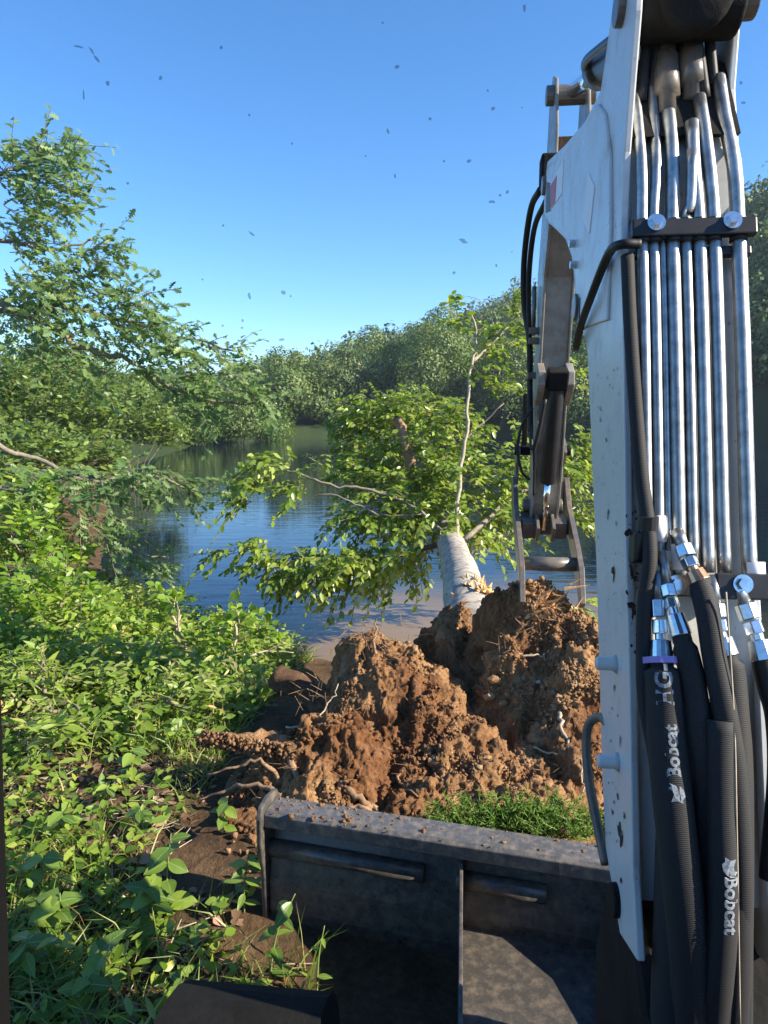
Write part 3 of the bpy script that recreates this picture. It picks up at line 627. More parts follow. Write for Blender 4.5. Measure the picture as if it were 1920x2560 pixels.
Z = Z0 + edge * (.075 * fbm(P3 * 2.6, 3, 51) + .03 * (1 - 2 * np.abs(vnoise(P3 * 5.5, 61))) + .022 * fbm(P3 * 13, 3, 71)) + np.where(Z0 > .03, 0, -.12)
gz = ground_h(X, Y)
Z = np.maximum(Z, -.2) + gz * (Z0 < 10)
gxn, gyn = np.gradient(Z, xs[1] - xs[0], axis=1), np.gradient(Z, ys[1] - ys[0], axis=0)
Nn = np.stack([-gxn, -gyn, np.ones_like(Z)], -1); Nn /= np.linalg.norm(Nn, axis=-1, keepdims=True)
S3 = np.stack([X, Y, Z], -1); lat = edge * (.03 * fbm(S3 * 6, 3, 81) + .011 * fbm(S3 * 34, 4, 91, .8) + .02 * fbm(S3 * [16, 16, 5], 4, 93, .65) - .045 * np.clip(np.abs(vnoise(S3 * [9, 9, 5], 95)) - .25, 0, 1))
S3 = S3 + Nn * lat[..., None]
idx = np.arange(nx * ny).reshape(ny, nx); Q = np.stack([idx[:-1, :-1], idx[:-1, 1:], idx[1:, 1:], idx[1:, :-1]], -1).reshape(-1, 4)
keep = (Z0.reshape(-1)[Q].max(1) > .025); root_ball = np_mesh('root_plate', S3.reshape(-1, 3), Q[keep], MT['clay'], FT, True)
root_ball['label'] = 'lumpy red clay root plate'
# clods stuck to it
def clod_cloud(parent, name, Pc, sizes, mat, seed=0, flat=.8):
    r = np.random.default_rng(seed)
    ph = (1 + 5 ** .5) / 2; iv = np.array([(-1, ph, 0), (1, ph, 0), (-1, -ph, 0), (1, -ph, 0), (0, -1, ph), (0, 1, ph), (0, -1, -ph), (0, 1, -ph), (ph, 0, -1), (ph, 0, 1), (-ph, 0, -1), (-ph, 0, 1)]) / 1.9
    fi = np.array([(0, 11, 5), (0, 5, 1), (0, 1, 7), (0, 7, 10), (0, 10, 11), (1, 5, 9), (5, 11, 4), (11, 10, 2), (10, 7, 6), (7, 1, 8), (3, 9, 4), (3, 4, 2), (3, 2, 6), (3, 6, 8), (3, 8, 9), (4, 9, 5), (2, 4, 11), (6, 2, 10), (8, 6, 7), (9, 8, 1)])
    n_ = len(Pc); V = iv[None] * r.uniform(.35, 1.5, (n_, 12, 1)) * r.uniform(.5, 1.3, (n_, 1, 3)); V = V * sizes[:, None, None] + Pc[:, None]
    Fc = (fi[None] + (np.arange(n_) * 12)[:, None, None]).reshape(-1, 3)
    return np_mesh(name, V.reshape(-1, 3), Fc, MT[mat], parent, False, 'stuff')
flatS = S3.reshape(-1, 3); good = np.where((Z0.ravel() > .05) & (flatS[:, 1] < 4.7))[0]
dn = fbm(flatS[good] * 4.5, 3, 101); pr = np.clip(.1 + dn * 1.8, .012, 1); pr /= pr.sum()
ix = rng.choice(good, 15000, p=pr); clod_cloud(root_ball, 'clay_clods', flatS[ix] + Nn.reshape(-1, 3)[ix] * .004, rng.uniform(.003, .0075, 15000) * rng.choice([1, 1, 1.1, 1.4, 1.4, 2.6], 15000), 'clod', 1)
gi = rng.uniform(size=(700, 2)) * [2.2, .9] + [-.75, 2.95]; clod_cloud(FT, 'loose_clods', np.column_stack([gi, ground_h(gi[:, 0], gi[:, 1]) + .015]), rng.uniform(.006, .02, 700), 'clod', 3)
# countable stones in the clay
def surf(px, py, lift=.0):
    """where the line of sight through a point of the plate meets it"""
    r = ray(px, py); best = None
    for Yq in np.linspace(3.0, 5.6, 180):
        q = np.array([0, 0, HC]) + r * (Yq / r[1]); i = int(np.clip((q[0] - xs[0]) / (xs[1] - xs[0]), 0, nx - 1)); j = int(np.clip((q[1] - ys[0]) / (ys[1] - ys[0]), 0, ny - 1))
        if q[2] <= S3[j, i, 2]: return q + Nn[j, i] * lift
    return at(px, py, 3.6)
for px, py, s in [(1090, 1905, .05), (1400, 1745, .035), (1345, 1705, .018), (915, 1815, .035), (1240, 1700, .04), (1225, 1740, .035), (1260, 1760, .03), (1085, 2050, .05), (1215, 1900, .03), (1440, 1760, .03), (820, 1960, .03)]:
    q = surf(px, py, s * .3); r = np.random.default_rng(px); iv = [nrm(v) for v in r.normal(size=(26, 3))]
    import bmesh
    bm = bmesh.new(); [bm.verts.new(q - BASE[FT.name] + v * s * r.uniform(.8, 1.1) * np.array([1.1, .8, .75])) for v in iv]; bmesh.ops.convex_hull(bm, input=bm.verts)
    me = bpy.data.meshes.new('stone'); bm.to_mesh(me); bm.free(); link('stone', me, MT['stone' if px == 1345 else 'clod'], root_ball)
# roots
def root(pts, r0, r1, mat='root', name='root', parent=None, seg=5, wob=.012):
    return limb(parent or root_ball, pts, r0, r1, mat, name, 7, wob, seg)[1]
a0 = surf(760, 1870, -.05)
root([a0, at(680, 1845, 3.75), at(590, 1850, 3.7), at(505, 1845, 3.7)], .05, .034, 'clod', 'clay_caked_root', None, 6, .012)
cr = [a0 + (at(505, 1845, 3.7) - a0) * k + rdir(1)[0] * .042 for k in rng.uniform(0, 1, 420)]; clod_cloud(root_ball, 'root_clods', np.array(cr), rng.uniform(.005, .016, 420), 'clod', 9)
root([surf(700, 1960, -.02), at(660, 1905, 3.5), at(600, 1912, 3.5), at(520, 1935, 3.5)], .014, .004)
root([surf(700, 1990, -.02), at(640, 1960, 3.45), at(560, 1975, 3.5), at(490, 2005, 3.5)], .016, .004)
root([surf(720, 1880, .02), at(740, 1940, 3.45), at(755, 1990, 3.38), at(775, 2030, 3.3)], .02, .008, 'root')
root([surf(850, 1960, .01), surf(890, 1990, .02), surf(925, 2020, .02), surf(950, 2050, .02)], .022, .014, 'root')
root([surf(830, 2035, .0), surf(870, 2020, .03), surf(910, 2020, .03), surf(950, 2050, .0)], .02, .014, 'root')
root([surf(720, 1830, .03), at(770, 1815, 3.75), at(830, 1750, 3.85), at(845, 1715, 3.9)], .006, .003, 'twig')
root([surf(940, 1640, -.02), at(935, 1590, 4.1), at(945, 1545, 4.1)], .012, .003)
root([surf(1400, 1780, .01), surf(1410, 1830, .02), surf(1430, 1870, .02), surf(1450, 1920, .02)], .012, .005, 'twig')
root([surf(1330, 1875, .02), surf(1400, 1885, .03), surf(1460, 1870, .03)], .006, .003, 'twig')
root([surf(1450, 1900, .02), surf(1455, 1960, .03), surf(1450, 2000, .03)], .006, .003, 'twig')
root([surf(1010, 1920, .0), surf(1005, 1960, .02), surf(1040, 2000, .02)], .010, .004, 'root')
root([surf(1300, 1640, .0), surf(1350, 1650, .03), surf(1390, 1665, .0)], .007, .004, 'twig')
A, B = [], []
for px, py, n_, L in [(925, 1600, 90, .16), (960, 1640, 60, .12), (575, 1915, 60, .22), (700, 1900, 40, .12), (660, 2000, 40, .16), (1110, 1640, 30, .1), (1000, 1900, 60, .1), (1350, 1900, 60, .12), (1400, 1650, 40, .1), (1180, 1980, 70, .12), (1300, 2000, 70, .1), (780, 1750, 60, .12), (880, 1760, 80, .09), (1050, 1780, 80, .09), (1250, 1600, 80, .14), (1350, 1560, 80, .14), (1300, 1760, 80, .1), (850, 1950, 80, .09)]:
    for _ in range(n_ // 2):
        q = surf(px + rng.normal() * 38, py + rng.normal() * 26, .0); d = rdir(1)[0] * [1, .6, 1] + [-.1, -.5, .1]; A.append(q); B.append(q + nrm(d) * L * rng.uniform(.3, 1))
V, Fc = seg_tubes(np.array(A), np.array(B), .0019, .0008); np_mesh('root_hairs', V, Fc, MT['root'], root_ball, False, 'stuff')
# torn wood flakes on the high lump beside the trunk
A = []
sp_ = MB()
for _ in range(120):
    q = surf(1345 + rng.normal() * 34, 1512 + rng.normal() * 22, -.01); d = nrm(np.array([.7, -.1, .15]) + rdir(1)[0] * .6); sdv = nrm(np.cross(d, rdir(1)[0])); L = rng.uniform(.05, .16); wdt = rng.uniform(.006, .016)
    sp_.add([q - sdv * wdt, q + sdv * wdt, q + d * L, q + np.cross(d, sdv) * .012], [(0, 1, 2), (1, 3, 2), (3, 0, 2)])
sp_.build('torn_wood_splinters', MT['raw_wood'], root_ball, kind='stuff')
# trunk
T0, T1 = at(1178, 1545, 5.0), at(1128, 1362, 7.9)
tp = spline([T0 + [.04, -.25, -.10], T0, T0 * .6 + T1 * .4 + [0, 0, .03], T1, at(1100, 1290, 9.4), at(1050, 1200, 11)], 16)
R = np.interp(np.linspace(0, 1, len(tp)), [0, .12, .22, .34, .6, .8, 1], [.215, .195, .182, .172, .152, .09, .05])
tb_ = MB().tube(tp, list(R), 40); Vt = np.array(tb_.v); ring_ = np.repeat(np.arange(len(tp)), 40)[:len(Vt)]; cen = np.array(tp)[ring_]; od = Vt - cen
k_ = 1 + .07 * fbm(Vt * [3, 2, 3], 3, 131) + .045 * fbm(Vt * [7, 16, 7], 3, 141) + .02 * fbm(Vt * 40, 2, 151)
tb_.v = [tuple(q) for q in cen + od * k_[:, None]]; tr_o = tb_.build('trunk', MT['beech'], FT, True)
# torn bark collar and splintered wood where trunk meets the plate
cl = MB()
for k in range(110):
    a = rng.normal(.5, .7); s_ = rng.uniform(.0, 1.0); c0 = T0 + (T1 - T0) * (.02 + .13 * s_); ax = nrm(T1 - T0); sx_ = nrm(np.cross(ax, UP)); uy = np.cross(sx_, ax); rr_ = .20 - .02 * s_
    o_ = sx_ * math.cos(a) + uy * abs(math.sin(a)); q = c0 + o_ * rr_; d = nrm(ax * rng.choice([-1, 1]) + rdir(1)[0] * .35); L = rng.uniform(.05, .16); tn = nrm(np.cross(d, o_)); wdt = rng.uniform(.008, .026)
    cl.add([q - tn * wdt, q + tn * wdt, q + d * L + o_ * .02, q + o_ * .02], [(0, 1, 2), (1, 3, 2), (3, 0, 2)])
cl.build('torn_wood_splinters', MT['raw_wood'], tr_o, kind='stuff')
FK = T1
def fl(pts, r0, r1=.008, mat='branch', start=None): return limb(tr_o if False else FT, ([start] if start is not None else []) + [at(*q) for q in pts], r0, r1, mat, 'branch', 7, .015, 5)[1]
fl([(1143, 1345, 7.9), (1145, 1270, 8.1), (1152, 1180, 8.2), (1166, 1080, 8.3), (1172, 960, 8.4), (1182, 900, 8.5), (1190, 850, 8.6), (1182, 790, 8.6), (1160, 770, 8.7)], .027, .009, 'twig')
fl([(1182, 905, 8.5), (1215, 870, 8.6), (1255, 835, 8.7), (1285, 800, 8.8), (1315, 762, 8.9)], .022, .01, 'twig')
fl([(1285, 805, 8.8), (1330, 806, 8.9)], .012, .006, 'twig')
fl([(1240, 830, 8.7), (1225, 780, 8.8), (1200, 750, 8.8), (1155, 738, 8.8)], .008, .003, 'twig')
fl([(1110, 1335, 8.0), (1055, 1280, 8.2), (990, 1245, 8.3), (915, 1220, 8.3), (850, 1218, 8.3), (790, 1200, 8.3), (735, 1180, 8.3), (680, 1175, 8.3), (620, 1215, 8.3), (590, 1290, 8.3)], .024, .005, 'branch')
fl([(1060, 1285, 8.2), (960, 1290, 8.2), (890, 1260, 8.2), (810, 1235, 8.2), (740, 1270, 8.2)], .015, .004, 'branch')
fl([(1100, 1360, 8.0), (980, 1395, 8.2), (880, 1410, 8.3), (780, 1400, 8.3), (700, 1415, 8.3), (640, 1450, 8.3)], .035, .008, 'darkbark')
fl([(1035, 1195, 9.0), (1015, 1120, 9.1), (1000, 1060, 9.2), (990, 1045, 9.2)], .075, .06, 'root')
fl([(1160, 1350, 7.9), (1240, 1280, 8.4), (1290, 1240, 8.8), (1400, 1180, 9.2), (1480, 1110, 9.6)], .035, .008, 'branch')
fl([(1165, 1385, 7.8), (1230, 1350, 8.1), (1330, 1310, 8.5), (1440, 1270, 8.8)], .03, .008, 'twig')
fl([(1110, 1290, 9.4), (1090, 1200, 10), (1080, 1100, 10.4), (950, 980, 10.6)], .05, .01, 'branch')
fl([(1080, 1180, 9.6), (1180, 1080, 10), (1260, 1010, 10)], .03, .008, 'branch')
fl([(720, 1430, 8.3), (690, 1480, 8.2), (640, 1540, 8.1)], .008, .003, 'darkbark')
bl = [(960, 1040, 95, 60, 10.4, .9, 92), (890, 1060, 55, 55, 10.3, .7, 46), (1060, 1040, 90, 50, 10.2, .8, 66), (1150, 1080, 60, 70, 9.6, .7, 46), (930, 1150, 90, 60, 9.8, .7, 66), (1060, 1150, 110, 70, 9.4, .8, 92),
      (900, 1190, 60, 30, 9.0, .5, 22), (1020, 1240, 120, 55, 8.9, .6, 86), (1140, 1220, 90, 70, 8.8, .6, 72), (980, 1310, 95, 36, 8.6, .5, 52), (1090, 1310, 90, 45, 8.4, .5, 54), (890, 1290, 45, 22, 8.6, .4, 14),
      (690, 1165, 50, 22, 8.3, .3, 17), (650, 1205, 40, 30, 8.3, .3, 14), (612, 1250, 22, 30, 8.3, .2, 9), (750, 1215, 35, 18, 8.3, .3, 9), (820, 1170, 14, 14, 8.3, .2, 3),
      (650, 1355, 30, 14, 8.3, .2, 7), (560, 1375, 25, 8, 8.3, .2, 4), (690, 1395, 50, 22, 8.3, .3, 15), (800, 1410, 75, 34, 8.3, .5, 48), (900, 1410, 85, 38, 8.4, .6, 56), (1000, 1395, 80, 36, 8.4, .5, 42), (740, 1435, 50, 18, 8.2, .3, 13), (840, 1440, 60, 22, 8.2, .3, 18), (620, 1420, 14, 20, 8.3, .2, 3),
      (1250, 1200, 70, 60, 9.0, .6, 42), (1240, 1290, 70, 45, 8.6, .5, 36), (1330, 1200, 70, 55, 9.2, .5, 34), (1330, 1110, 50, 50, 9.5, .5, 22), (1440, 1120, 50, 45, 9.6, .5, 30), (1430, 1200, 60, 50, 9.2, .5, 34), (1450, 1290, 40, 40, 8.8, .4, 16), (1200, 1340, 40, 30, 8.1, .3, 12),
      (1215, 900, 35, 25, 8.7, .3, 7), (1160, 830, 25, 25, 8.6, .3, 5), (1240, 850, 45, 35, 8.7, .3, 9), (1290, 780, 40, 40, 8.8, .3, 10), (1250, 985, 50, 30, 8.8, .3, 11), (1180, 940, 25, 25, 8.5, .2, 4), (1310, 850, 25, 40, 8.9, .2, 5), (1140, 770, 25, 25, 8.7, .2, 4), (1425, 940, 15, 30, 8.8, .2, 4),
      (1430, 1600, 40, 50, 6.2, .25, 11), (1450, 1530, 40, 30, 6.6, .3, 8)]
bl = [(a, b, c, d, e, f, int(g * 1.3 + .5)) for a, b, c, d, e, f, g in bl]
foliage(FT, blob_points(bl), at(1080, 1330, 8.8), 'oval', 'fallen', .098, 10, .36, .8, True, 'branch')

# ------------------------------------------------------------------ loose things on the bank
lg = thing('muddy_log', 'short dirt-coated log sticking out beside the root plate at the water', 'log', (-.9, 4.7, gh(-.9, 4.7)))
A, B = at(830, 1765, 4.5), at(690, 1690, 4.7)
lo_, _ = limb(lg, [A + [0, 0, -.1], A * .5 + B * .5 + [0, 0, .01], B], .085, .088, 'muddy', 'log_body', 14, .008)
bs = thing('bleached_branch', 'pale forked dead branch poking over the water left of the clay', 'branch', tuple(at(630, 1640, 5.9)))
p_ = limb(bs, [at(625, 1640, 5.9), at(670, 1628, 6), at(735, 1632, 6)], .012, .005, 'twig', 'stick', 5, .004)[1]
limb(bs, [at(660, 1632, 6), at(700, 1612, 6), at(740, 1610, 6)], .008, .003, 'twig', 'side_stick', 5, .004)
cs = thing('cedar_branch', 'feathery bright green cedar branch lying behind the blade', 'branch', tuple(U(2.95, .0, .0)))
st = [at(1130, 2075, 3.0), at(1230, 2060, 3.05), at(1330, 2050, 3.05), at(1440, 2080, 2.95)]
pth = limb(cs, st, .010, .003, 'twig', 'stem', 5, .006, 8)[1]
A, B = [], []
for _ in range(900):
    q = pth[rng.integers(len(pth))] + rng.normal(size=3) * [.10, .05, .04]; d = nrm(np.array([rng.normal() * .8, -.2, .55 + rng.normal() * .4])); L = rng.uniform(.04, .11)
    A.append(q); B.append(q + d * L)
    for k in range(9): s0 = q + d * L * (k + 1) / 10; A.append(s0); B.append(s0 + nrm(d + rdir(1)[0] * 1.1) * .024)
A, B = np.array(A), np.array(B); V, Fc = seg_tubes(A, B, .0022, .001); np_mesh('needles', V, Fc, MT['cedar'], cs, False, 'stuff', rng.uniform(0, 1, len(V)))
# ------------------------------------------------------------------ the excavator whose cab the view is from
EX = thing('excavator', 'white compact excavator seen from its own cab, boom and dozer blade ahead', 'excavator', (.3, -.5, 0))
def mp(poly): return [M(d, 0, z) for d, z in poly]
OL, ORr = .40, .705
SIDE = [(1.46, .92), (1.53, 1.07), (1.65, 1.49), (1.75, 1.80), (1.87, 2.29), (1.95, 2.58), (1.955, 2.76), (1.93, 2.91), (1.90, 3.06), (1.90, 3.25), (1.97, 3.42), (2.09, 3.42), (2.16, 3.25), (2.32, 3.06),
        (2.6, 3.08), (3.1, 3.18), (3.70, 3.32), (3.82, 3.25), (3.80, 3.11), (3.57, 3.0), (3.2, 2.87), (2.93, 2.77), (2.76, 2.68), (2.67, 2.58), (2.64, 2.48), (2.57, 2.41), (2.47, 2.37), (2.38, 2.30), (2.1, 1.68), (2.0, 1.41), (1.89, 1.11), (1.81, .96), (1.62, .86)]
CORE = [(1.55, 1.0), (1.675, 1.49), (1.775, 1.80), (1.895, 2.29), (1.975, 2.58), (1.985, 2.76), (2.12, 2.93), (2.34, 3.02), (3.1, 3.15), (3.62, 3.27), (3.6, 3.05), (3.2, 2.895), (2.9, 2.78), (2.6, 2.6), (2.42, 2.38), (2.36, 2.30), (2.08, 1.68), (1.98, 1.41), (1.87, 1.11), (1.79, .98)]
MT['mudspot'] = plain('dried_mud', (.07, .048, .034), .95, spec=.1, var=.4, scale=60)
boom = MB().prism(mp(CORE), MR * (OL + .016), MR * (ORr - .016)).build('boom', MT['white'], EX, bevel=.004)
SIDE_R = [{(1.955, 2.76): (2.03, 2.78), (1.93, 2.91): (2.085, 2.95), (1.90, 3.06): (2.08, 3.08), (1.90, 3.25): (2.07, 3.25), (1.97, 3.42): (2.09, 3.42), (2.09, 3.42): (2.16, 3.42), (2.16, 3.25): (2.24, 3.25)}.get(q, q) for q in SIDE]
for a, b, sh in ((OL, OL + .018, SIDE), (ORr - .018, ORr, SIDE_R)):
    MB().prism(mp(sh), MR * a, MR * b).build('side_plate', MT['white'], boom, bevel=.004)
REIN = [(2.05, 2.36), (2.055, 2.6), (2.10, 2.80), (2.20, 2.94), (2.32, 3.015), (2.6, 3.045), (3.1, 3.14), (3.62, 3.265), (3.68, 3.12), (3.5, 2.995), (3.2, 2.885), (2.9, 2.775), (2.72, 2.67), (2.63, 2.57), (2.60, 2.47), (2.45, 2.385)]
MB().prism(mp(REIN), MR * (OL - .009), MR * (OL + .001)).build('reinforcement_plate', MT['white'], boom, bevel=.003)
MB().tube([M(d, OL - .004, z) for d, z in REIN], .007, 6, False).build('weld_bead', MT['white'], boom, True)
for d, z in ((2.575, 2.47), (3.74, 3.22), (2.04, 3.14)):
    MB().tube([M(d, OL - .02, z), M(d, ORr + .02, z)], .045, 18).build('pin', MT['grey_steel'], boom, bevel=.004)
for d, z in ((2.62, 2.62), (2.66, 2.70)):
    MB().tube([M(d, OL - .03, z), M(d, OL, z)], .014, 6).build('bolt', MT['fitting'], boom)
MB().prism([M(2.50, 0, 2.405), M(2.545, 0, 2.40), M(2.545, 0, 2.50), M(2.50, 0, 2.49)], MR * (OL - .012), MR * (OL - .0095)).build('slot', MT['black'], boom)
# warning stickers
def sticker(poly, mat, k): MB().prism(mp(poly), MR * (OL - .010 - k * .0015), MR * (OL - .0091)).build('sticker', MT[mat], boom)
sticker([(3.05, 2.98), (3.42, 3.02), (3.46, 3.14), (3.02, 3.10)], 'label_w', 1); sticker([(3.25, 3.005), (3.415, 3.025), (3.45, 3.13), (3.22, 3.105)], 'label_r', 2)
sticker([(2.36, 2.66), (2.5, 2.74), (2.42, 2.86), (2.30, 2.78)], 'label_w', 1); sticker([(3.44, 3.02), (3.62, 3.06), (3.62, 3.2), (3.47, 3.15)], 'label_k', 1)
# the two studs on the side of the lower boom
for px, py in ((1540, 1660), (1545, 1905)):
    r = ray(px, py); k = (OL) / (r @ MR); q = np.array([0, 0, HC]) + r * k
    MB().tube([q + MR * .002, q - MR * .010, q - MR * .045, q - MR * .05], [.026, .017, .017, .014], 14).build('grease_stud', MT['white'], boom, True)
hk = [M(1.86, OL + .02, 1.26), M(1.94, OL - .0, 1.27), M(1.97, OL - .03, 1.22), M(1.93, OL - .03, 1.1), M(1.86, OL - .01, .98), M(1.8, OL, .92)]
MB().tube(spline(hk, 6), .013, 8).build('hook_rod', MT['grey_steel'], boom, True)
# back face of the boom: pixels to points just off it
B0, B1 = M(1.65, .56, 1.49), M(1.87, .56, 2.29); bn = nrm(np.cross(nrm(B1 - B0), MR)); bn = bn if bn @ MF < 0 else -bn
def bk(px, py, off=.03):
    r = ray(px, py); c = B0 + bn * off; o = np.array([0, 0, HC]); return o + r * (((c - o) @ bn) / (r @ bn))
def bl_(o, z, off=.02):
    """on the back face at lateral o, height z"""
    o = .40 + (o - .40) * .94; d = np.interp(z, [.92, 1.07, 1.49, 1.8, 2.29, 2.58, 2.76, 2.95, 3.3], [1.48, 1.53, 1.65, 1.75, 1.87, 1.95, 1.985, 2.12, 2.2]); return M(d, o, z) + bn * off
tubes = [(.449, 1.45, 2.82, .014), (.478, 1.70, 2.85, .013), (.526, 1.70, 2.80, .017), (.560, 1.75, 2.62, .0135), (.594, 1.73, 2.70, .0165), (.632, 1.73, 2.78, .0165), (.692, 1.73, 2.84, .018), (.500, 1.75, 2.55, .008)]
for i, (o, z0, z1, r_) in enumerate(tubes):
    top_o = o + [-.005, .012, .0, .01, -.015, -.02, -.02, 0, 0][i]
    P = [bl_(o, z, .024) for z in np.linspace(z0, 2.58, 8)] + ([bl_(o * .5 + top_o * .5, 2.58 + (z1 - 2.58) * .5, .03), bl_(top_o, z1, .035), bl_(top_o, z1 + .12, .05)] if z1 > 2.56 else [])
    MB().tube(spline(P, 3), r_, 14).build('steel_tube', MT['zinc'], boom, True)
for o, z, r_, h in ((.525, 2.86, .028, .16), (.595, 2.90, .028, .13)):     # thick hose ends in the gooseneck
    a, b = bl_(o, z, .04), bl_(o + .005, z + h, .05)
    MB().tube([a, a + (b - a) * .3, a + (b - a) * .31, b], [r_ * .8, r_ * .8, r_ * 1.2, r_ * 1.2], 14).build('hose_fitting', MT['grey_steel'], boom, True)
    MB().tube(spline([b, b + [0, .02, .15], b + [0, .1, .32]], 6), r_ * 1.05, 12).build('hose', MT['rubber'], boom, True)
for o, z, dx in ((.46, 2.9, .02), (.49, 2.92, .03), (.63, 2.9, -.02), (.66, 2.94, -.02)):
    MB().tube(spline([bl_(o, z, .045), bl_(o + dx, z + .2, .06), bl_(o + dx * 2, z + .45, .03)], 6), .014, 8).build('hose', MT['rubber'], boom, True)
# stick cylinder between the lugs, over the boom
c0, c1 = M(2.04, .56, 3.14), M(4.05, .56, 3.78); ax = nrm(c1 - c0)
cyl = MB().tube([c0 - ax * .09, c0 + ax * 1.25], .068, 20).build('stick_cylinder', MT['black'], EX, True, bevel=.006)
MB().tube([c0 + ax * 1.2, c1], .036, 14).build('rod', MT['chrome'], cyl, True)
MB().tube([c0 + ax * 1.12, c0 + ax * 1.27], .08, 18).build('gland', MT['black'], cyl, True)
MB().tube([c0 - MR * .125, c0 + MR * .125], .085, 20).build('eye_block', MT['dullblack'], cyl, True, bevel=.012)
MB().tube([c0 - ax * .10 + UP * .02, c0 + ax * .1], .095, 20).build('end_cap', MT['dullblack'], cyl, True, bevel=.02)
MB().box(c0 + ax * .22 - UP * .10, MR, nrm(np.cross(MR, ax)), ax, .05, .04, .06).build('port_block', MT['dullblack'], cyl, bevel=.008)
MB().prism(mp([(1.97, 2.80), (1.995, 2.80), (2.16, 3.0), (2.30, 3.09), (2.28, 3.12), (2.12, 3.03)]), MR * (OL + .02), MR * (ORr - .02)).build('gooseneck_shade_sheet', MT['dullblack'], boom)  # black sheet over the white core, stands in for shade in the gooseneck hollow
MB().tube(spline([c0 + ax * .3 - MR * .09, c0 + ax * .9 - MR * .11, c0 + ax * 1.2 - MR * .08], 5), .014, 8).build('pipe', MT['black'], cyl, True)
# boom cylinder under the boom
c0, c1 = M(1.95, .56, .55), M(2.575, .56, 2.47); ax = nrm(c1 - c0)
cyl = MB().tube([c0, c0 + ax * 1.2], .06, 16).build('boom_cylinder', MT['black'], EX, True); MB().tube([c0 + ax * 1.15, c1], .032, 12).build('rod', MT['chrome'], cyl, True)
# clamps across the tubes
zu = 2.56
def bar(z, o0, o1, off, hz, th, mat='black'):
    a, b = bl_(o0, z, off), bl_(o1, z, off); up = nrm(bl_(.5, z + .05) - bl_(.5, z - .05)); return MB().box((a + b) / 2, nrm(b - a), bn, up, np.linalg.norm(b - a) / 2, th, hz).build('clamp_bar', MT[mat], boom, bevel=.004)
cb = bar(2.545, .415, .728, .045, .022, .012); bar(2.50, .43, .725, .012, .012, .012)
lb = bar(1.70, .60, .74, .048, .030, .010); bar(1.70, .45, .60, .030, .026, .014, 'black')
for o, z in ((.665, 2.555), (.66, 1.705), (.505, 1.70), (.475, 2.555)):
    q = bl_(o, z, .056); MB().tube([q, q + bn * .006], .022, 18).build('washer', MT['fitting'], boom); MB().tube([q + bn * .006, q + bn * .018], .014, 6).build('bolt', MT['fitting'], boom)
for o in (.447, .476, .526, .556, .59, .625, .69):
    q = bl_(o, 2.545, .03); up = nrm(bl_(o, 2.6, .03) - bl_(o, 2.5, .03)); MB().tube([q - up * .028, q + up * .028], .021, 12).build('tube_clip', MT['black'], boom)
# hose line along the left edge of the boom and the loop round it
def hose(pts, r_, mat='rubber', n=12, name='hose'): return MB().tube(spline(pts, 7), r_, n).build(name, MT[mat], boom, True)
hose([bk(1600, 610, .05), bk(1550, 612, .05), M(2.0, OL - .02, 2.52), M(2.18, OL - .03, 2.44), M(2.38, OL - .025, 2.38), M(2.52, OL - .015, 2.33)], .012)
hose([bk(1568, 640, .03), bk(1575, 800, .03), bk(1588, 1000, .03), bk(1603, 1180, .035), bk(1620, 1310, .05), bk(1625, 1400, .06), bk(1612, 1500, .05), bk(1608, 1620, .05), bk(1612, 1750, .06), bk(1640, 1900, .07), bk(1655, 2050, .07)], .0165, 'sleeve')
q = bk(1620, 1308, .05); MB().tube([q - UP * .016, q + UP * .016], .024, 14).build('hose_clip', MT['black'], boom)
q = bk(1600, 1370, .02); MB().box(q, MR, bn, UP, .02, .03, .035).build('clip_block', MT['black'], boom, bevel=.005)
q = bk(1672, 1388, .02); MB().prism([q + MR * a + UP * b for a, b in ((-.02, .01), (.03, .012), (.02, -.02), (.002, -.03), (-.018, -.015))], bn * 0, bn * .004).build('paper_tag', MT['label_w'], boom)
# white printed labels round some tubes
for px, py, hw in ((1646, 1325, .0165), (1697, 1395, .018), (1790, 1475, .018), (1888, 1440, .021)):
    a, b = bk(px, py - 34, .024), bk(px + 3, py + 30, .024); MB().tube([a, b], hw, 14).build('tube_label', MT['label_w'], boom, True)
# crimped fittings and hoses
def chain(pts, offs, sizes, hose_pts, hr, mat='rubber', cop=False):
    P = [bk(px, py, o) for (px, py), o in zip(pts, offs)]
    MB().tube([P[0], P[1]], sizes[0], 14).build('steel_tube', MT['zinc'], boom, True)
    ax = nrm(P[2] - P[1]); L = np.linalg.norm(P[2] - P[1])
    MB().tube([P[1], P[1] + ax * L * .52], sizes[1], 6).build('hex_nut', MT['fitting'], boom, bevel=.002)
    MB().tube([P[1] + ax * L * .58, P[2]], sizes[1] * .92, 6, True, .5).build('hex_nut', MT['fitting'], boom, bevel=.002)
    ax2 = nrm(P[3] - P[2]); L2 = np.linalg.norm(P[3] - P[2])
    MB().tube([P[2] - ax2 * .004, P[2] + ax2 * L2 * .22, P[2] + ax2 * L2 * .24, P[2] + ax2 * L2 * .97, P[3]], [sizes[1] * .62, sizes[1] * .62, sizes[2] * .85, sizes[2], sizes[2] * .96], 16).build('ferrule', MT['copper' if cop else 'fitting'], boom, bevel=.001)
    path = spline([P[3] - ax2 * .01] + [bk(*q) for q in hose_pts], 8)
    rr_ = [sizes[2] * .9] * 3 + [hr] * (len(path) - 3) if len(path) > 4 else hr
    return MB().tube(path, rr_, 14).build('hose', MT[mat], boom, True), path
h1, p1 = chain([(1642, 1430), (1646, 1500), (1652, 1585), (1655, 1655)], [.04, .05, .06, .07], [.0165, .021, .027], [(1662, 1740, .08), (1668, 1850, .09), (1682, 2000, .10), (1705, 2200, .10), (1725, 2400, .08), (1735, 2620, .04)], .042, 'sleeve')
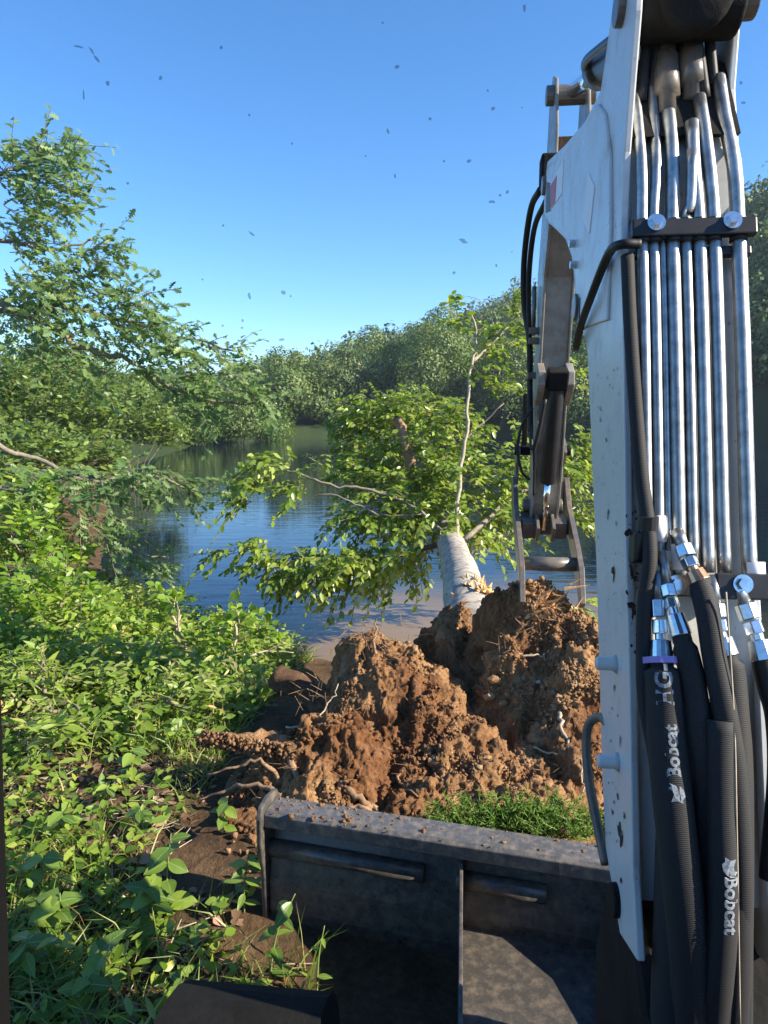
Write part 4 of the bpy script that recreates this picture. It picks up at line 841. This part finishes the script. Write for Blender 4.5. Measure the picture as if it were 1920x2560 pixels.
h2, p2 = chain([(1652, 1380), (1668, 1462), (1682, 1520), (1704, 1590)], [.04, .06, .075, .09], [.012, .018, .023], [(1732, 1700, .10), (1750, 1850, .11), (1765, 2000, .10), (1780, 2300, .08), (1790, 2600, .04)], .027, 'sleeve')
h3, p3 = chain([(1694, 1330), (1706, 1365), (1730, 1420), (1750, 1456)], [.03, .06, .08, .09], [.0145, .021, .025], [(1768, 1530, .11), (1785, 1640, .12), (1812, 1780, .13), (1838, 1950, .12), (1850, 2200, .1), (1850, 2600, .04)], .025, 'sleeve', True)
h4, p4 = chain([(1780, 1440), (1788, 1510), (1800, 1580), (1818, 1640)], [.03, .045, .055, .06], [.0145, .021, .026], [(1828, 1720, .06), (1838, 1850, .07), (1842, 2000, .08), (1840, 2300, .08), (1830, 2600, .04)], .034, 'sleeve')
h5, p5 = chain([(1828, 1440), (1862, 1510), (1890, 1585), (1908, 1650)], [.025, .045, .055, .06], [.016, .024, .028], [(1925, 1720, .07), (1945, 1800, .08), (1950, 1950, .08), (1930, 2200, .08)], .026, 'rubber')
hose([bk(1735, 1750, .07), bk(1745, 1900, .07), bk(1765, 2100, .05), bk(1785, 2600, .02)], .055, 'sleeve')
hose([bk(1790, 1800, .04), bk(1805, 2000, .04), bk(1790, 2600, .02)], .042, 'sleeve')
hose([bk(1690, 1800, .05), bk(1705, 2000, .05), bk(1700, 2250, .03), bk(1690, 2600, .01)], .055, 'sleeve')
# coloured tapes
def ring(path, i, r_, h, mat):
    a = path[i]; ax = nrm(path[i + 1] - path[i]); MB().tube([a, a + ax * h], r_, 16, False).build('tape_band', MT[mat], boom, True)
ring(p1, 0, .0425, .014, 'tape_p'); ring(p4, 5, .0312, .03, 'tape_g')
# lettering woven into the sleeves
def text_verts(s, size):
    c = bpy.data.curves.new('lettering', 'FONT'); c.body = s; c.size = size; c.resolution_u = 3; c.offset = size * .03
    o = bpy.data.objects.new('lettering', c); COL.objects.link(o); bpy.context.view_layer.update()
    me = o.evaluated_get(bpy.context.evaluated_depsgraph_get()).to_mesh(); V = np.array([v.co[:] for v in me.vertices]); Fc = [tuple(p.vertices) for p in me.polygons]
    o.to_mesh_clear(); bpy.data.objects.remove(o); bpy.data.curves.remove(c); return V, Fc
def wrap(V, Fc, path, s0, rad_, theta0, sign, name, parent):
    """lay flat shapes on a sleeve: x runs along it (sign -1: upwards), y round it"""
    L = np.concatenate([[0], np.cumsum([np.linalg.norm(path[i + 1] - path[i]) for i in range(len(path) - 1)])]); out = []
    for x, y, _ in V:
        s = s0 + sign * x; i = int(np.clip(np.searchsorted(L, s) - 1, 0, len(path) - 2)); f = (s - L[i]) / (L[i + 1] - L[i]); c = path[i] + (path[i + 1] - path[i]) * f; T = nrm(path[i + 1] - path[i])
        vw = nrm(np.array([0, 0, HC]) - c); nn = nrm(vw - T * (vw @ T)); sdv = np.cross(nn, T); sdv = sdv if sdv @ MR > 0 else -sdv
        th = theta0 + sign * y / rad_; out.append(c + (nn * math.cos(th) + sdv * math.sin(th)) * rad_ * 1.03)
    return MB().add(out, Fc).build(name, MT['letter'], parent)
def arc_len(path, px_y):
    best = min(range(len(path)), key=lambda i: abs(proj_y(path[i]) - px_y)); return sum(np.linalg.norm(path[i + 1] - path[i]) for i in range(best))
def proj_y(q): b = q[1] * SP + (q[2] - HC) * CP; c = q[1] * CP - (q[2] - HC) * SP; return 1280 - F_PX * b / c
V, Fc = text_verts('HG-', .050); wrap(V, Fc, p1, arc_len(p1, 1772), .041, .42, -1, 'sleeve_lettering', h1)
V, Fc = text_verts('Bobcat', .038); wrap(V, Fc, p1, arc_len(p1, 1945), .041, .50, -1, 'sleeve_lettering', h1)
EMB = [(0, .002), (.006, .012), (.004, .026), (.018, .019), (.026, .021), (.03, .030), (.036, .022), (.04, .026), (.038, .012), (.034, .004), (.026, -.002), (.014, -.004), (.008, .002)]
ev = [(x, y, 0) for x, y in EMB]; wrap(np.array(ev), [tuple(range(len(ev)))], p1, arc_len(p1, 1995), .041, .55, -1, 'sleeve_emblem', h1)
o6 = [bk(1800, 1800, .13), bk(1802, 2000, .13), bk(1806, 2130, .13), bk(1806, 2300, .12), bk(1795, 2450, .10), bk(1780, 2600, .06)]
h6 = hose(o6, .03, 'sleeve'); p6 = spline(o6, 7)
V, Fc = text_verts('Bobcat', .040); wrap(V, Fc, p6, arc_len(p6, 2185), .03, .15, 1, 'sleeve_lettering', h6)
wrap(np.array(ev), [tuple(range(len(ev)))], p6, arc_len(p6, 2135), .03, .1, 1, 'sleeve_emblem', h6)
hose([bk(1815, 1480, .14), bk(1835, 1800, .15), bk(1842, 2100, .15), bk(1850, 2560, .1)], .002, 'twig', 6, 'string')
# mud splashed on the boom
ms = MB(); rs2 = random.Random(9)
def mud(px, py, w_, h_, back):
    r = ray(px, py); o = np.array([0, 0, HC])
    if back: c = bk(px, py, .0035); ex, ey = MR, nrm(np.cross(MR, bn))
    else: c = o + r * ((OL - .0025) / (r @ MR)); ex, ey = MF, UP
    k = rs2.choice((7, 9, 11)); V = [c + (ex * math.cos(2 * math.pi * i / k) * w_ + ey * math.sin(2 * math.pi * i / k) * h_) * rs2.uniform(.35, 1.2) for i in range(k)]; ms.add(V, [tuple(range(k))])
for a in [(1532, 1425, .02, .016, 0), (1534, 1440, .012, .02, 0), (1572, 1330, .012, .016, 1), (1578, 1420, .008, .02, 1), (1584, 1445, .009, .008, 1), (1580, 1515, .012, .014, 1), (1583, 1528, .007, .02, 1), (1548, 2075, .02, .02, 0), (1553, 2100, .014, .03, 0), (1560, 2040, .01, .014, 0), (1543, 1990, .012, .01, 0), (1530, 2030, .012, .008, 0), (1552, 2200, .014, .012, 0), (1515, 1100, .008, .008, 0), (1520, 1280, .008, .012, 0), (1540, 1310, .006, .01, 0), (1500, 1050, .006, .01, 0), (1535, 1720, .006, .012, 0), (1550, 1850, .006, .02, 0)]: mud(*a)
for _ in range(60): mud(rs2.uniform(1490, 1550), rs2.uniform(900, 2150), rs2.uniform(.002, .006), rs2.uniform(.002, .006), 0)
for _ in range(26): mud(rs2.uniform(1566, 1600), rs2.uniform(1250, 1650), rs2.uniform(.001, .004), rs2.uniform(.002, .008), 1)
ms.build('mud_splashes', MT['mudspot'], boom, kind='stuff')
# swing bracket below the boom and deck of the upper body
sw = MB().prism(mp([(1.16, .30), (1.20, .74), (1.46, .80), (1.60, .93), (1.74, .93), (1.90, .78), (2.0, .55), (1.95, .15), (1.3, .12)]), MR * .42, MR * .80).build('swing_bracket', MT['dullblack'], EX, bevel=.03)
MB().tube([M(1.66, .385, .92), M(1.66, .78, .92)], .04, 18).build('pin', MT['dullblack'], sw, bevel=.005)
dk = MB().prism(mp([(-1.6, .62), (-1.6, .86), (.9, .86), (1.32, .80), (1.32, .62)]), MR * -.62, MR * 1.25).build('house_deck', MT['dullblack'], EX, bevel=.02)
MB().prism(mp([(-1.7, .86), (-1.7, 1.55), (-.2, 1.55), (.55, 1.25), (.62, .86)]), MR * .62, MR * 1.28).build('engine_hood', MT['white'], EX, bevel=.05)  # outside the view, added to cast shade over the lower front
# cab: pillars, roof, lower panel and the dirty windshield
cab = MB().prism(mp([(-1.15, 2.78), (-1.05, 2.88), (.55, 2.88), (.78, 2.80), (.78, 2.76), (-1.15, 2.74)]), MR * -.46, MR * .60).build('cab_roof', MT['white'], EX, bevel=.02)
MB().prism(mp([(-1.1, 2.74), (.74, 2.755), (.74, 2.735), (-1.1, 2.72)]), MR * -.44, MR * .58).build('headliner', MT['cabgrey'], cab)
MB().prism(mp([(-1.08, .86), (-1.08, 2.73), (-1.04, 2.73), (-1.04, .86)]), MR * -.40, MR * .54).build('cab_rear_wall', MT['cabgrey'], EX, bevel=.01)
st_ = MB().prism(mp([(-.75, 1.25), (-.75, 1.37), (-.2, 1.40), (-.15, 1.34), (-.2, 1.25)]), MR * -.25, MR * .25).build('seat', MT['cabgrey'], EX, bevel=.03)
MB().prism(mp([(-.75, 1.36), (-.92, 2.0), (-.84, 2.02), (-.64, 1.36)]), MR * -.24, MR * .24).build('backrest', MT['cabgrey'], st_, bevel=.03)
for a, b in ((-.45, -.42), (.56, .59)): MB().prism(mp([(-1.05, .86), (-1.05, 1.45), (.3, 1.35), (.62, 1.0), (.62, .86)]), MR * a, MR * b).build('cab_side_panel', MT['cabgrey'], EX, bevel=.01)
def pillar(a, b, hw): MB().tube([a, b], hw, 4, True, .785).build('cab_pillar', MT['cabgrey'], EX, bevel=.008)
pillar(np.array([-.338, .66, 2.76]) + [-.035, 0, 0], np.array([-.415, .66, 1.0]) + [-.035, 0, 0], .042)
pillar(M(.66, .57, 2.76), M(.66, .57, .86), .04); pillar(M(-1.05, -.43, 2.76), M(-1.05, -.43, .86), .05); pillar(M(-1.05, .57, 2.76), M(-1.05, .57, .86), .05)
MB().prism([np.array([-.45, .66, 1.0]), M(.66, .57, 1.0), M(.66, .57, .86), np.array([-.45, .66, .86])], MF * -.03, MF * .0).build('cab_sill', MT['cabgrey'], EX, bevel=.01)
gq = [np.array([-.415, .655, 1.0]), M(.655, .55, 1.0), M(.655, .55, 2.76), np.array([-.338, .655, 2.76])]
ws = MB().add(gq, [(0, 1, 2, 3)]).build('windshield', MT['glass'], EX)
gx_, gyv = nrm(gq[1] - gq[0]), UP; gn = nrm(np.cross(gx_, gyv)); sp = MB(); rs = random.Random(5)
def splat(px, py, rx, ry, rot=0, off=.002):
    r = ray(px, py); o = np.array([0, 0, HC]); c = o + r * (((gq[0] - o) @ gn) / (r @ gn)) - gn * off * (1 if gn[1] > 0 else -1); k = rs.choice((7, 8, 9)); V = []
    for i in range(k):
        a = 2 * math.pi * i / k; rr_ = rs.uniform(.6, 1.15); x, y = rx * rr_ * math.cos(a), ry * rr_ * math.sin(a); V.append(c + (gx_ * (x * math.cos(rot) - y * math.sin(rot)) + gyv * (x * math.sin(rot) + y * math.cos(rot))) * .655 / F_PX)
    sp.add(V, [tuple(range(k))])
for a in [(245, 150, 4, 10, .7), (232, 130, 3, 14, .6), (200, 120, 14, 3, -.2), (404, 197, 6, 5), (272, 210, 5, 6), (212, 240, 3, 12), (290, 678, 8, 7), (709, 732, 6, 6), (728, 741, 3, 3), (993, 170, 6, 5, .4), (1232, 274, 7, 5), (1230, 506, 8, 5), (1157, 603, 12, 5, -.4),
          (555, 122, 5, 4), (625, 740, 4, 9, .3), (608, 802, 3, 5), (606, 820, 4, 3), (558, 815, 4, 3, .5), (1310, 25, 4, 8), (1250, 490, 4, 4), (1268, 482, 4, 4), (1172, 405, 8, 4, .5), (1135, 683, 4, 4), (630, 585, 10, 3, -.6), (322, 460, 4, 4), (508, 940 - 240, 3, 3), (1075, 300, 4, 4), (1850, 210, 4, 5), (1855, 260, 5, 4), (1110, 405, 3, 3), (705, 850, 7, 4), (970, 330, 3, 8, .3), (232, 560, 3, 8), (760, 880, 3, 3), (1240, 665, 3, 4)]: splat(*a)
for _ in range(16): s_ = rs.uniform(1.2, 3); splat(rs.uniform(150, 1380), rs.gauss(420, 260), s_, s_ * rs.uniform(.7, 2.2), rs.uniform(-.6, .6))
sp.build('dirt_specks', MT['speck'], ws, kind='stuff')
# stick, thumb and their cylinders
STK = [(4.20, 3.92), (4.08, 3.86), (4.0, 3.6), (4.0, 3.40), (4.18, 3.15), (4.36, 2.9), (4.47, 2.45), (4.58, 1.9), (4.70, 1.52), (4.80, 1.40), (4.93, 1.40), (4.96, 1.55), (4.88, 1.95), (4.80, 2.45), (4.72, 2.95), (4.55, 3.3), (4.40, 3.6), (4.32, 3.88)]
stick = MB()
stick.prism(mp(STK), MR * .47, MR * .485); stick.prism(mp(STK), MR * .635, MR * .65)
stick.prism(mp([(4.19, 3.17), (4.375, 2.9), (4.485, 2.45), (4.595, 1.9), (4.72, 1.53), (4.80, 1.43), (4.93, 1.43), (4.94, 1.55), (4.86, 1.95), (4.78, 2.45), (4.70, 2.95), (4.53, 3.28), (4.3, 3.4)]), MR * .484, MR * .636)
stick = stick.build('stick', MT['dusty'], EX, bevel=.004)
MB().prism(mp([(4.02, 3.40), (4.06, 3.56), (4.4, 3.5), (4.5, 3.3), (4.25, 3.2)]), MR * .484, MR * .636).build('web_plate', MT['rust'], stick)
for d, z, r_ in ((4.15, 3.80, .05), (3.78, 3.24, .06), (4.88, 1.50, .045)): MB().tube([M(d, .43, z), M(d, .69, z)], r_, 16).build('pin_boss', MT['grey_steel'], stick, bevel=.006)
for o in (.475, .645): MB().prism(mp([(4.48, 2.42), (4.36, 2.36), (4.36, 2.28), (4.40, 2.24), (4.54, 2.16)]), MR * (o - .022), MR * (o + .022)).build('cylinder_lug', MT['dusty'], stick, bevel=.006)
c0, c1 = M(4.40, .57, 2.30), M(4.74, .555, 1.36); ax = nrm(c1 - c0)
tc_ = MB().tube([c0 - ax * .06, c0 + ax * .66], .047, 18).build('thumb_cylinder', MT['black'], EX, True, bevel=.004)
MB().tube([c0 + ax * .62, c1], .022, 14).build('rod', MT['chrome'], tc_, True); MB().box(c0 - ax * .02, MR, nrm(np.cross(MR, ax)), ax, .06, .055, .06).build('eye_block', MT['dullblack'], tc_, bevel=.01)
for pts, r_ in (([(4.38, .50, 2.2), (4.42, .47, 2.0), (4.46, .44, 1.9), (4.5, .43, 2.05)], .013), ([(4.5, .44, 2.15), (4.5, .38, 2.05), (4.52, .355, 1.9), (4.56, .39, 1.75), (4.6, .44, 1.7)], .009), ([(4.48, .45, 1.95), (4.55, .465, 1.75), (4.58, .47, 1.6)], .008),
                ([(4.0, .40, 3.28), (4.25, .375, 3.25), (4.55, .37, 3.05), (4.62, .38, 2.8), (4.6, .42, 2.55), (4.62, .43, 2.3), (4.6, .44, 2.0)], .018), ([(4.0, .43, 3.22), (4.3, .40, 3.15), (4.55, .40, 2.9), (4.6, .42, 2.5), (4.66, .44, 2.1)], .016)):
    MB().tube(spline([M(*q) for q in pts], 7), r_, 10).build('hose', MT['rubber'], stick, True)
for z, d in ((2.62, 4.58), (2.56, 4.585), (2.35, 4.6)): MB().box(M(d, .44, z), MR, MF, UP, .03, .03, .02).build('hose_clip', MT['grey_steel'], stick, bevel=.004)
MB().tube([M(4.66, .445, 2.9), M(4.66, .445, 2.6)], .014, 10).build('steel_pipe', MT['zinc'], stick, True)
# valve block with hoses at the boom tip
vb = MB().box(M(3.84, .43, 3.32), MR, MF, UP, .05, .06, .07).build('valve_block', MT['dullblack'], boom, bevel=.012)
th = thing if False else None
tbm = MB().box(M(4.83, .56, 1.37), MR, MF, UP, .16, .06, .055).build('thumb', MT['grey_steel'], EX, bevel=.006)
PLA = [(5.10, 1.64), (5.02, 1.68), (4.86, 1.50), (4.50, 1.32), (4.30, 1.20), (4.20, 1.0), (4.25, .96), (4.36, 1.06), (4.50, 1.16), (4.74, 1.27), (4.98, 1.38), (5.12, 1.52)]
for a, b, mt in ((.368, .40, 'grey_steel'), (.72, .752, 'grey_steel')): MB().prism(mp(PLA), MR * a, MR * b).build('side_plate', MT[mt], tbm, bevel=.003)
MB().tube([M(4.42, .38, 1.19), M(4.42, .74, 1.19)], .044, 16).build('cross_tube', MT['grey_steel'], tbm, True)
for a, b in ((.415, .50), (.62, .705)): MB().prism(mp([(4.72, 1.40), (4.88, 1.46), (4.92, 1.34), (4.76, 1.29)]), MR * a, MR * b).build('cross_plate', MT['grey_steel'], tbm, bevel=.004)
for o in (.51, .61): MB().prism(mp([(4.62, 1.38), (4.74, 1.46), (4.86, 1.42), (4.86, 1.30), (4.72, 1.28)]), MR * (o - .01), MR * (o + .01)).build('rod_lug', MT['grey_steel'], tbm, bevel=.003)
# bucket linkage beside the stick
lk = MB().prism(mp([(4.86, 1.86), (4.96, 1.95), (5.12, 1.84), (5.16, 1.55), (5.06, 1.42), (4.98, 1.5), (5.02, 1.74)]), MR * .385, MR * .405).build('bucket_link', MT['grey_steel'], EX, bevel=.004)
MB().prism(mp([(4.86, 1.86), (4.96, 1.95), (5.12, 1.84), (5.16, 1.55), (5.06, 1.42), (4.98, 1.5), (5.02, 1.74)]), MR * .69, MR * .71).build('link_plate', MT['grey_steel'], lk, bevel=.004)
MB().tube([M(4.93, .37, 1.87), M(4.93, .74, 1.87)], .035, 14).build('pin', MT['dullblack'], lk, bevel=.004)
MB().prism(mp([(4.90, 2.25), (4.98, 2.25), (5.02, 1.9), (4.92, 1.85)]), MR * .42, MR * .45).build('link_bar', MT['dullblack'], lk, bevel=.004)
# dozer blade
BT = .5
def up_(poly, l): return [U(f, l, z) for f, z in poly]
b0 = np.array([-.49, 2.71, 0]); LF = b0 @ UF; LL = b0 @ UR; LR = 1.15
bl2 = MB().prism(up_([(LF + .00, BT - .012), (LF + .015, BT), (LF + .13, BT + .0), (LF + .15, BT - .02), (LF + .15, .40), (LF + .10, .36), (LF + .10, .405), (LF + .0, .435)], 0), UR * LL, UR * LR).build('dozer_blade', MT['blade_rim'], EX, bevel=.004)
bl2['label'] = 'scuffed black dozer blade'
MOLD = [(LF + .10, .41), (LF + .055, .30), (LF + .03, .18), (LF + .03, .05), (LF + .06, -.08), (LF + .10, -.16), (LF + .13, -.16), (LF + .08, 0), (LF + .07, .15), (LF + .10, .30), (LF + .145, .41)]
MB().prism(up_(MOLD, 0), UR * (LL + .005), UR * LR).build('moldboard', MT['blade'], bl2, bevel=.003)
END = [(LF - .03, BT - .02), (LF - .01, BT + .025), (LF + .05, BT + .04), (LF + .14, BT + .03), (LF + .17, BT - .02), (LF + .17, .3), (LF + .14, -.16), (LF + .02, -.16), (LF - .0, .2), (LF - .03, .36)]
MB().prism(up_(END, 0), UR * (LL - .022), UR * LL).build('end_plate', MT['blade'], bl2, bevel=.006)
rl = .27 * UR[0] + 2.5 * UR[1]
for l0, l1 in ((LL, rl - .13), (rl, rl + .34)):
    MB().tube([U(LF + .055, l0, .315), U(LF + .055, l1, .315)], .036, 14).build('stiffener_pipe', MT['blade'], bl2, True)
def rb(l, back, z): return U(LF + .1, l, z) - MF * back
for l0 in (rl, rl + .60):
    MB().prism([rb(l0, k, z) for k, z in ((0, .42), (.08, .405), (.26, .30), (.6, .24), (1.1, .22), (1.1, .02), (.04, .02))], UR * 0, UR * .014).build('gusset_rib', MT['blade'], bl2, bevel=.003)
MB().prism([rb(rl + .01, .06, .14), rb(rl + .60, .06, .14), rb(rl + .60, 1.1, .16), rb(rl + .01, 1.1, .16)], UP * 0, UP * -.04).build('push_arm_plate', MT['blade'], bl2, bevel=.003)
# soil crumbs left on the blade's rim
cr = [U(LF + rng.uniform(.0, .14), LL + .02 + abs(rng.normal() * .28) if k < 110 else rng.uniform(LL, .9), BT + .001) for k in range(150)]
clod_cloud(bl2, 'soil_crumbs', np.array(cr), rng.uniform(.0015, .005, 150) * rng.choice([1, 1, 1, 2.4], 150), 'clod', 21)
# tracks
def mp_l(poly, l): return [M(f, l, z) for f, z in poly]
def track(lc, name='track'):
    hr, fz, f0, f1 = .31, .33, -1.2, 1.50; tk = MB().prism(mp_l([(f0 - .1, fz - .12), (f0 - .1, fz + .12), (f1 + .1, fz + .12), (f1 + .1, fz - .12)], 0), MR * (lc - .12), MR * (lc + .12)).build(name, MT['dullblack'], EX, bevel=.02)
    L = f1 - f0; per = 2 * L + 2 * math.pi * hr; npad = 46
    belt = []
    for k in range(96):
        s = per * k / 96
        if s < L: q = (f0 + s, fz + hr)
        elif s < L + math.pi * hr: a = (s - L) / hr; q = (f1 + hr * math.sin(a), fz + hr * math.cos(a))
        elif s < 2 * L + math.pi * hr: q = (f1 - (s - L - math.pi * hr), fz - hr)
        else: a = (s - 2 * L - math.pi * hr) / hr; q = (f0 - hr * math.sin(a), fz - hr * math.cos(a))
        belt.append(q)
    V = [M(f, lc + e, z) for f, z in belt for e in (-.2, .2)]; c_ = np.mean([M(f, lc, z) for f, z in belt], 0); V2 = [M(f1 * 0 + (f - .18) * .93 + .18, lc + e, (z - fz) * .9 + fz) for f, z in belt for e in (-.2, .2)]; n_ = len(belt); Fc = []
    for i in range(n_):
        j = (i + 1) % n_; Fc += [(2 * i, 2 * i + 1, 2 * j + 1, 2 * j), (2 * n_ + 2 * j, 2 * n_ + 2 * j + 1, 2 * n_ + 2 * i + 1, 2 * n_ + 2 * i), (2 * i, 2 * j, 2 * n_ + 2 * j, 2 * n_ + 2 * i), (2 * i + 1, 2 * n_ + 2 * i + 1, 2 * n_ + 2 * j + 1, 2 * j + 1)]
    MB().add(V + V2, Fc).build('rubber_belt', MT['muddy_rubber'], tk)
    return tk
MT['muddy_rubber'] = plain('muddy_track_rubber', (.007, .0068, .0065), .9, var=.6, spec=.2, scale=10, bmp=.4)
track(-.52); track(1.15)
# ------------------------------------------------------------------ the air over the pond
m = bpy.data.materials.new('pond_air'); m.use_nodes = True; t = m.node_tree; t.nodes.remove(t.nodes['Principled BSDF'])
pv = t.nodes.new('ShaderNodeVolumePrincipled'); pv.inputs['Color'].default_value = (.72, .85, 1, 1); pv.inputs['Density'].default_value = .0004; pv.inputs['Anisotropy'].default_value = .2
t.links.new(pv.outputs[0], t.nodes['Material Output'].inputs['Volume'])
o = MB().box((0, 5, 22), np.array([1., 0, 0]), np.array([0, 1., 0]), UP, 800, 800, 27).build('haze', m, None, kind='stuff'); tag(o, 'thin pale blue haze in the air over the water', 'haze')
